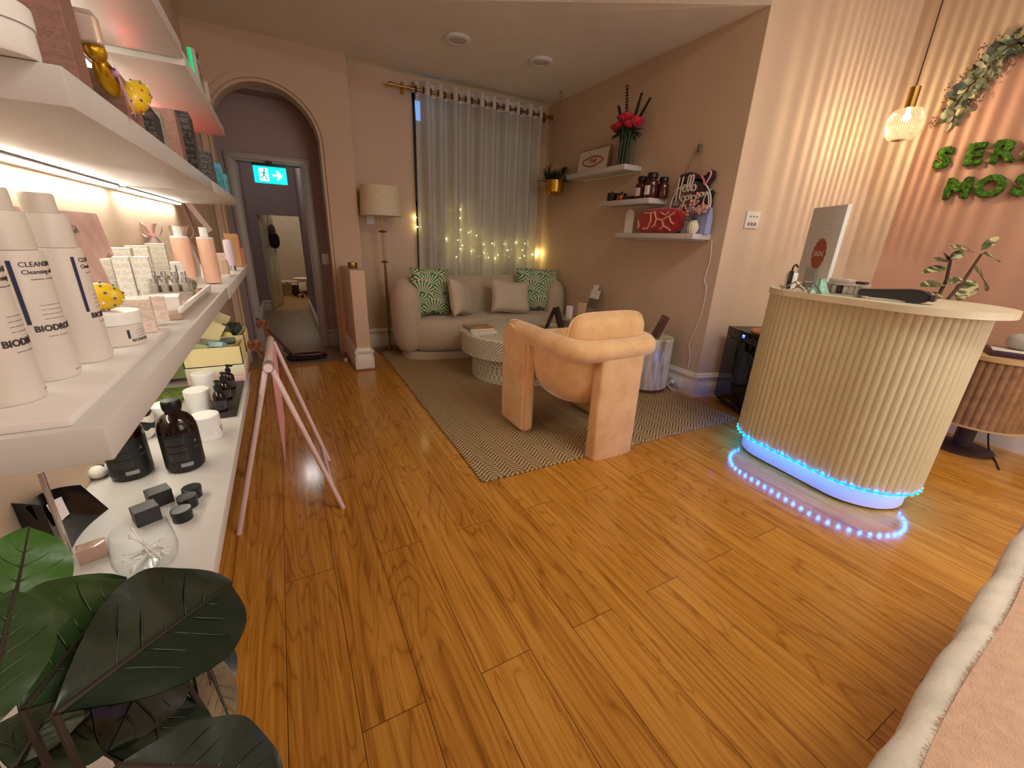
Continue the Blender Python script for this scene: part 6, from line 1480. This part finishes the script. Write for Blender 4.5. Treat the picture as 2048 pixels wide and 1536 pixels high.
# ================================================================ wall sign and garland
struct(M().prism([(0.5*math.cos(a),0.5*math.sin(a)) for a in [PI*k/40 for k in range(41)]]+[(-0.5,-2.08),(0.5,-2.08)],0.003,(4.3985,1.165,2.08),((0,-1,0),(0,0,1))),'trim_4',TERRA,label='terracotta painted arch on the right wall')
MOS=P('preserved_moss',(62,100,22),0.95,var=0.4,nscale=45,bump=1.0,bscale=120)
tex=bpy.data.textures.new('moss_clouds','CLOUDS'); tex.noise_scale=0.018
XL=4.394
def letter(ch,y,z,h,label):
    m=M(); m.text(ch,h*1.38,FM(Vector((0,0,0)),(0,-1,0),(0,0,1)),0.020,bold=h*0.075)
    bmesh.ops.remove_doubles(m.bm,verts=m.bm.verts[:],dist=1e-5)
    o=solo(m,'moss_letter',MOS,label,'letter',(XL-0.022,y,z),group='green moss letters of the wall sign')
    r=o.modifiers.new('voxel','REMESH'); r.mode='VOXEL'; r.voxel_size=0.0045; r.use_smooth_shade=True
    d=o.modifiers.new('moss','DISPLACE'); d.texture=tex; d.strength=0.022; d.mid_level=0.55; d.texture_coords='GLOBAL'
    return o
for ch,y,z,lab in (('S',1.475,1.962,'moss letter S beginning the upper row of the wall sign'),('E',1.315,1.962,'first moss letter E, second in the upper row'),('R',1.175,1.962,'moss letter R, third in the upper row of the sign'),('E',1.035,1.962,'second moss letter E, cut by the photo edge'),('M',1.335,1.748,'moss letter M beginning the lower row of the wall sign'),('O',1.175,1.748,'round moss letter O, second in the lower row'),('S',1.02,1.748,'moss letter S of the lower row, cut by the photo edge')):
    letter(ch,y,z,0.130,lab)
EUC=[P('eucalyptus_'+n,c,0.6,var=0.12,nscale=30) for n,c in (('sage',(128,138,110)),('dark',(70,84,70)),('pale',(176,172,136)))]
t=thing('leaf_garland','eucalyptus garland draped over the painted arch beside the lettering','garland',(4.38,1.40,2.45)); G=Vector((4.38,1.40,2.45))
sp=smooth([XP(u,v,4.375)-G for u,v in ((1905,240),(1918,205),(1938,175),(1965,150),(1990,120),(2015,95),(2048,82),(2090,70))],6)
part(M().tube(sp,0.004,6),'branch',BRST,t); rn=random.Random(17); ms=[M(),M(),M()]; bm_=M()
for i,p in enumerate(sp):
    tg=(sp[min(i+1,len(sp)-1)]-sp[max(i-1,0)]).normalized()
    for k in range(4):
        a=rn.uniform(-2.6,2.6); d=(tg*-math.cos(a)*0.7+Vector((rn.uniform(-.5,-.1),0,0))+tg.cross(Vector((1,0,0)))*math.sin(a)).normalized()
        Ln=rn.uniform(0.04,0.075); b=p+d*rn.uniform(0.0,0.035)
        bm_.tube([p,b],0.0012,4); ms[rn.choice((0,0,1,1,2))].leaf(b,b+d*Ln,(-1,rn.uniform(-.5,.5),rn.uniform(-.3,.6)),Ln*rn.uniform(0.45,0.7),th=0.001,droop=0.1,nu=4,nv=6)
    if i%2==0:
        d=(tg.cross(Vector((1,0,0)))*rn.choice((-1,1))+Vector((-0.3,0,-0.2))).normalized(); e_=p+d*rn.uniform(0.07,0.12); bm_.tube([p,e_],0.0012,4)
        for k in range(7): bm_.sph(e_+Vector((rn.uniform(-.015,.01),rn.uniform(-.025,.025),rn.uniform(-.025,.025))),0.005,6,4)
for mm,mt in zip(ms,EUC): part(mm,'leaves',mt,t)
part(bm_,'berries',P('dusky_berries',(112,84,64),0.7),t)
# ================================================================ side cabinet with speaker
WDF=P('fluted_walnut',(150,110,72),0.5,var=0.12,nscale=20); LWD=P('light_wood_edge',(196,164,112),0.4,var=0.05)
cc=Vector((4.10,0.74,0)); RC=0.26
t=thing('round_cabinet','round fluted wooden cabinet on a pedestal behind the desk','cabinet',cc)
rr=[[Vector(((RC-0.012+0.007*abs(math.sin(40*PI*j/320)))*math.cos(2*PI*j/320),(RC-0.012+0.007*abs(math.sin(40*PI*j/320)))*math.sin(2*PI*j/320),z_)) for j in range(320)] for z_ in (0.232,0.672)]
part(M().loft(rr),'fluted_drum',WDF,t); part(M().lathe([(0,0.22),(RC,0.22),(RC,0.232),(0,0.232)],64),'rim',LWD,t); part(M().lathe([(0,0.6725),(RC+0.005,0.6725),(RC+0.005,0.70),(0,0.70)],64),'cabinet_top',LWD,t)
part(M().lathe([(0,0),(0.17,0),(0.17,0.015),(0.05,0.03),(0.05,0.219),(0,0.219)],40),'pedestal',P('dark_pedestal',(60,40,40),0.5),t)
solo(M().box((0,0,0.016),(0.26,0.22,0.032),bev=0.004),'purple_box',P('plum_box',(64,34,52),0.4),'flat plum-coloured box on the round cabinet under the speaker','box',(4.06,0.70,0.7005),0.4)
solo(M().box((0,0,0.003),(0.14,0.16,0.006),bev=0.001),'notepad',P('notepad_white',(230,222,210),0.6),'white notepad lying on the plum box','notepad',(4.02,0.70,0.7335),0.3)
m=M(); m.sph((0,0,0.05),(0.085,0.075,0.05),28,16,e=0.75); solo(m,'smart_speaker',P('grey_speaker_cloth',(178,172,164),0.9,var=0.05,nscale=200,bump=0.3,bscale=400),'small grey fabric speaker sitting on the plum box','speaker',(4.10,0.67,0.740))
solo(M().bx(-0.04,0.02,-0.28,0.28,0,0.05,bev=0.006).bx(-0.03,0.02,-0.26,0.26,0.05,0.055),'floor_heater',BLACK,'low black convector strip on the skirting near the round cabinet','heater',(4.35,0.20,0.16))
solo(M().tube(smooth([(4.30,0.75,0.22),(4.30,0.68,0.13),(4.26,0.66,0.09),(4.2,0.62,0.02),(4.05,0.55,0.004),(3.9,0.50,0.004)],5),0.005,6),'power_cable',BLACK,'black cable trailing on the floor below the round cabinet','cable')
# ================================================================ treatment couch at bottom right
SHEET=P('white_sheet_cloth',(222,214,202),0.9,var=0.05,nscale=20,bump=0.3,bscale=120); TOW=P('blush_towel',(216,178,152),0.95,var=0.04,nscale=60,bump=0.7,bscale=420)
ea=F(1735,1536,0.70); eb=F(2048,1040,0.70); ed_=(eb-ea).normalized(); bang=math.atan2(ed_.y,ed_.x); BLn=1.9
t=thing('treatment_couch','treatment couch with white sheet edge at the lower right corner','couch',(ea.x-ed_.x*0.35,ea.y-ed_.y*0.35,0),bang)
def edge(u): return 0.0025*math.sin(u*23)+0.0012*math.sin(u*47+1)
rings=[]
for i in range(61):
    u=i/60*BLn; e0=edge(u); r_=[]
    for yy_,zz_ in ((0.0-0.02,0.50),(0.0-0.002,0.60),(e0,0.665),(e0-0.004,0.685),(e0-0.016,0.698),(e0-0.03,0.70),(-0.68,0.70),(-0.70,0.66),(-0.70,0.50)): r_.append(Vector((u,yy_,zz_+0.002*math.sin(u*20+yy_*30))))
    rings.append(r_)
part(M().loft(rings),'sheeted_mattress',SHEET,t,ang=1.2)
part(M().bx(0.05,BLn-0.05,-0.66,-0.05,0.40,0.499),'frame',P('couch_frame',(206,200,192),0.5),t)
for x_ in (0.12,BLn-0.12):
    for y_ in (-0.6,-0.10): part(M().cyl((x_,y_,0),(x_,y_,0.40),0.025),'leg',CHROME,t)
tw=M(); 
def tf(u,v):
    U=0.02+u*(BLn-0.04); e0=edge(U); Y=-0.036-0.004*math.sin(U*9)-v*0.60
    return (U,Y,0.7045+0.006*min(1,v*14)+0.0015*math.sin(U*25+Y*30))
tw.grid(tf,80,30); tw.grid(lambda u,v:(tf(u,v)[0],tf(u,v)[1],0.7035),80,30)
# fuzzy hem
rn=random.Random(31)
for k in range(700):
    u=rn.random(); x_,y_,z_=tf(u,0.0); tw.tube([(x_,y_,0.706),(x_+rn.uniform(-.003,.003),y_+rn.uniform(0.001,.006),0.7055+rn.uniform(0,.004))],0.0004,3)
o=solo(tw,'blush_towel',TOW,'blush pink towel spread over the white-sheeted couch, bottom right','towel',t.location,bang)
# ================================================================ foreground plant
LG=[]
for n_,c in (('bright',(52,98,22)),('mid',(36,60,24)),('deep',(18,33,22)),('under',(70,88,66))):
    mm=Mat('rubber_leaf_'+n_); v1=mm.noise(5,detail=2); mm.col(mm.ramp(v1,[(0.3,tuple(x*0.85 for x in c)),(0.7,tuple(min(255,x*1.12) for x in c))])); mm.set(Roughness=0.38); mm.bump(mm.noise(45,detail=3),0.25,0.004); LG.append(mm.mat)
pb_=Vector((-0.075,0.36,0)); t=thing('potted_plant','big-leaved green artificial plant at the lower left, close to the camera','plant',pb_)
part(M().lathe([(0,0),(0.10,0),(0.11,0.01),(0.125,0.38),(0.13,0.40),(0.12,0.40),(0.115,0.36),(0,0.36)],40),'pot',P('grey_pot',(120,116,110),0.7,var=0.1),t)
part(M().lathe([(0,0.3605),(0.114,0.3605),(0.114,0.37),(0,0.37)],30),'soil',DARK,t)
LST=P('dark_leaf_stem',(44,34,22),0.6)
def bigleaf(bp,tp,db,dt,wpx,nrm,mt,droop=0.0,fold=0.15,stem=True,side=0.0):
    B_=DP(*bp,db); T_=DP(*tp,dt); mid=(B_+T_)/2; w=SZ(mid,wpx)
    nrm=Vector(nrm)
    toc=(O-mid).normalized(); N_=(toc+nrm).normalized()
    part(M().leaf(B_-pb_,T_-pb_,N_,w,th=0.0012,droop=droop,fold=fold,nu=14,nv=22,shape=1.12,wave=0.25),'leaf',mt,t,ang=2)
    # midrib
    d=(T_-B_); Ln=d.length; tt=d.normalized(); sd_=tt.cross(N_).normalized(); n2=sd_.cross(tt)
    part(M().tube([B_-pb_+tt*Ln*f+n2*(0.0012-droop*Ln*f*f) for f in [k/10 for k in range(11)]],[0.0022*(1-0.8*k/10) for k in range(11)],6),'midrib',LST,t)
    vm=M()
    for k in range(1,6):
        for sg in (-1,1):
            f0=0.10+0.13*k; qq=[]
            for j in range(6):
                jj=j/5; f=f0+0.16*jj; hw=w/2*0.80*(math.sin(PI*min(1,f**1.12))**0.75)*jj; qq.append(B_-pb_+tt*Ln*f+sd_*sg*hw+n2*(fold*hw-droop*Ln*f*f+0.0006))
            vm.tube(qq,[0.0011*(1-0.15*j) for j in range(6)],5)
    part(vm,'side_veins',mt,t,ang=2)
    if stem: part(M().tube([B_-pb_,B_-pb_+Vector((0.01,-0.02,-0.06)),Vector((0.01+side,0.0,0.5)),Vector((0,0,0.36))],[0.0022,0.0025,0.004,0.005],8),'stem',LST,t)
bigleaf((45,1420),(262,1150),0.46,0.52,250,(0.2,0,0),LG[1],droop=0.06)
bigleaf((10,1290),(60,1052),0.58,0.62,150,(0.3,0,0.2),LG[0],droop=0.02)
bigleaf((110,1430),(478,1150),0.44,0.54,250,(0.35,0.1,0.5),LG[2],droop=0.08,fold=0.25)
bigleaf((330,1255),(225,1500),0.52,0.50,200,(0.6,0.3,-0.3),LG[2],droop=0.05)
bigleaf((230,1536),(590,1536),0.40,0.47,170,(0,0.2,0.5),LG[2],droop=0.10,fold=0.25)
bigleaf((160,1530),(200,1400),0.55,0.62,150,(0.1,0.2,0.4),LG[3],droop=0.02)
bigleaf((30,1540),(110,1400),0.52,0.56,130,(0,0.2,0.4),LG[3])
bigleaf((330,1500),(430,1250),0.60,0.60,150,(0.3,0.2,0.0),LG[2],droop=0.05)
bigleaf((300,1380),(330,1545),0.55,0.52,190,(0.5,0.3,-0.2),LG[2],droop=0.04)
bigleaf((190,1420),(60,1545),0.56,0.52,170,(0.1,0.3,0.3),LG[3],droop=0.04)
bigleaf((-40,1480),(30,1180),0.42,0.47,150,(0.1,0,0),LG[1])
# withered small leaves
DRY=P('withered_leaf',(104,84,56),0.7,var=0.15,nscale=40)
for bp,tp,w,mt in (((400,1290),(465,1455),60,DRY),((410,1275),(425,1420),45,DRY),((398,1300),(380,1475),24,LG[0]),((402,1310),(405,1450),16,LG[0]),((420,1260),(412,1300),30,LG[1]),((425,1300),(418,1340),10,LG[0])): bigleaf(bp,tp,0.58,0.575,w,(0.2,0.2,0.2),mt,stem=False)
# ================================================================ far room and hall things
q=F(592,590); 
t=thing('wicker_basket','dark wicker basket with handles on the floor of the far room','basket',(F(588,588).x,F(588,588).y,0)); WIC=P('wicker',(72,58,46),0.8,var=0.25,nscale=60,bump=0.6,bscale=120)
s=SZ(Vector(t.location),22)
part(M().lathe([(0,0),(s*0.42,0),(s*0.5,s*0.25),(s*0.46,s*0.75),(s*0.43,s*0.75),(s*0.45,s*0.25),(0,0.03)],24),'basket_body',WIC,t)
for k in (-1,1): part(M().tube([(s*0.42*k,-0.05,s*0.72),(s*0.40*k,-0.03,s*1.05),(s*0.40*k,0.05,s*1.05),(s*0.42*k,0.07,s*0.72)],0.010,6),'handle',WIC,t)
p=F(573,592); solo(M().lathe([(0,0),(0.09,0),(0.11,0.24),(0.1,0.24),(0.085,0.02),(0,0.02)],24),'waste_bin',P('beige_bin',(170,154,130),0.6),'small beige bin beside the open cream door','bin',(p.x+0.02,p.y+0.1,0))
p=YP(604,556,9.6); t=thing('basin_stool','white round basin on a metal stand in the far room','basin',(p.x+0.03,9.6,0))
part(M().lathe([(0,p.z-0.07),(0.10,p.z-0.06),(0.20,p.z),(0.19,p.z),(0.09,p.z-0.05),(0,p.z-0.055)],30),'bowl',WPL,t); part(M().cyl((0.05,0,0.12),(0.05,0,p.z-0.065),0.02),'post',CHROME,t)
for k in range(5): part(M().cyl((0.05,0,0.11),(0.05+0.24*math.cos(k*1.257+0.4),0.24*math.sin(k*1.257+0.4),0.06),0.015).sph((0.05+0.24*math.cos(k*1.257+0.4),0.24*math.sin(k*1.257+0.4),0.03),0.03,10,8),'castor_leg',BLACK,t)
# coat on the hall door
M0=Matrix.Translation((-0.245,YE+0.12,0))@Matrix.Rotation(math.atan2(1.25,0.30),4,'Z')
cpos=M0@Vector((0.40,-0.08,1.05))
t=thing('hanging_bag','dark bag with a grey strap hanging on the open cream door','bag',cpos)
part(M().sph((0,0,0.06),(0.085,0.06,0.13),18,12,e=0.85),'bag_body',P('black_cloth_bag',(34,30,32),0.85,var=0.2,nscale=20),t); part(M().sph((-0.01,0,0.22),(0.055,0.05,0.10),14,10),'grey_scarf',P('grey_scarf',(120,112,114),0.9,var=0.15,nscale=40),t)
part(M().tube([(-0.03,0,0.2),(0.0,0.03,0.42),(0.03,0,0.2)],0.008,6),'strap',P('grey_strap',(140,132,130),0.8),t)
# ================================================================ lights
def light(kind,name,loc,energy,col,**kw):
    d=bpy.data.lights.new(name,kind); d.energy=energy; d.color=lin(col)[:3]
    for k,v in kw.items(): setattr(d,k,v)
    o=bpy.data.objects.new(name,d); C.objects.link(o); o.location=loc; return o
# pendant bulb
light('POINT','pendant_bulb_light',(lc.x,lc.y,zg-0.005),7.2,(255,228,192),shadow_soft_size=0.0025)
# ceiling lamps of the main room
for i,(x,y,e) in enumerate(((1.7,-0.3,18),(2.9,-0.7,7),(2.4,-1.9,5),(3.7,-1.6,4))):
    light('AREA','ceiling_panel_light',(x,y,ZM-0.03),e,(250,246,232),shape='RECTANGLE',size=1.2,size_y=0.6)
o=light('AREA','back_fill_light',(2.9,-2.66,1.7),23,(234,238,248),shape='RECTANGLE',size=2.4,size_y=1.9); o.rotation_euler=(PI/2,0,0)  # cool frontal fill added behind the camera; the back wall has no window
# hall and far room lamps
light('POINT','hall_lamp',(0.0,6.6,2.45),4,(240,232,232),shadow_soft_size=0.1)
light('POINT','far_room_lamp',(0.3,9.6,2.4),11,(255,238,214),shadow_soft_size=0.12)
# world: dim ambient from the night street
w=bpy.data.worlds.new('night'); bpy.context.scene.world=w; w.use_nodes=True
w.node_tree.nodes['Background'].inputs[0].default_value=lin((120,110,110)); w.node_tree.nodes['Background'].inputs[1].default_value=0.05
sc_=bpy.context.scene
sc_.view_settings.view_transform='Standard'; sc_.view_settings.look='None'; sc_.view_settings.gamma=1.0; sc_.view_settings.use_curve_mapping=False
sc_.view_settings.exposure=1.12
try:
    sc_.cycles.use_denoising=True; sc_.cycles.max_bounces=8; sc_.cycles.diffuse_bounces=4; sc_.cycles.transparent_max_bounces=12; sc_.cycles.sample_clamp_indirect=4.0
    sc_.cycles.caustics_reflective=False; sc_.cycles.caustics_refractive=False
except Exception: pass
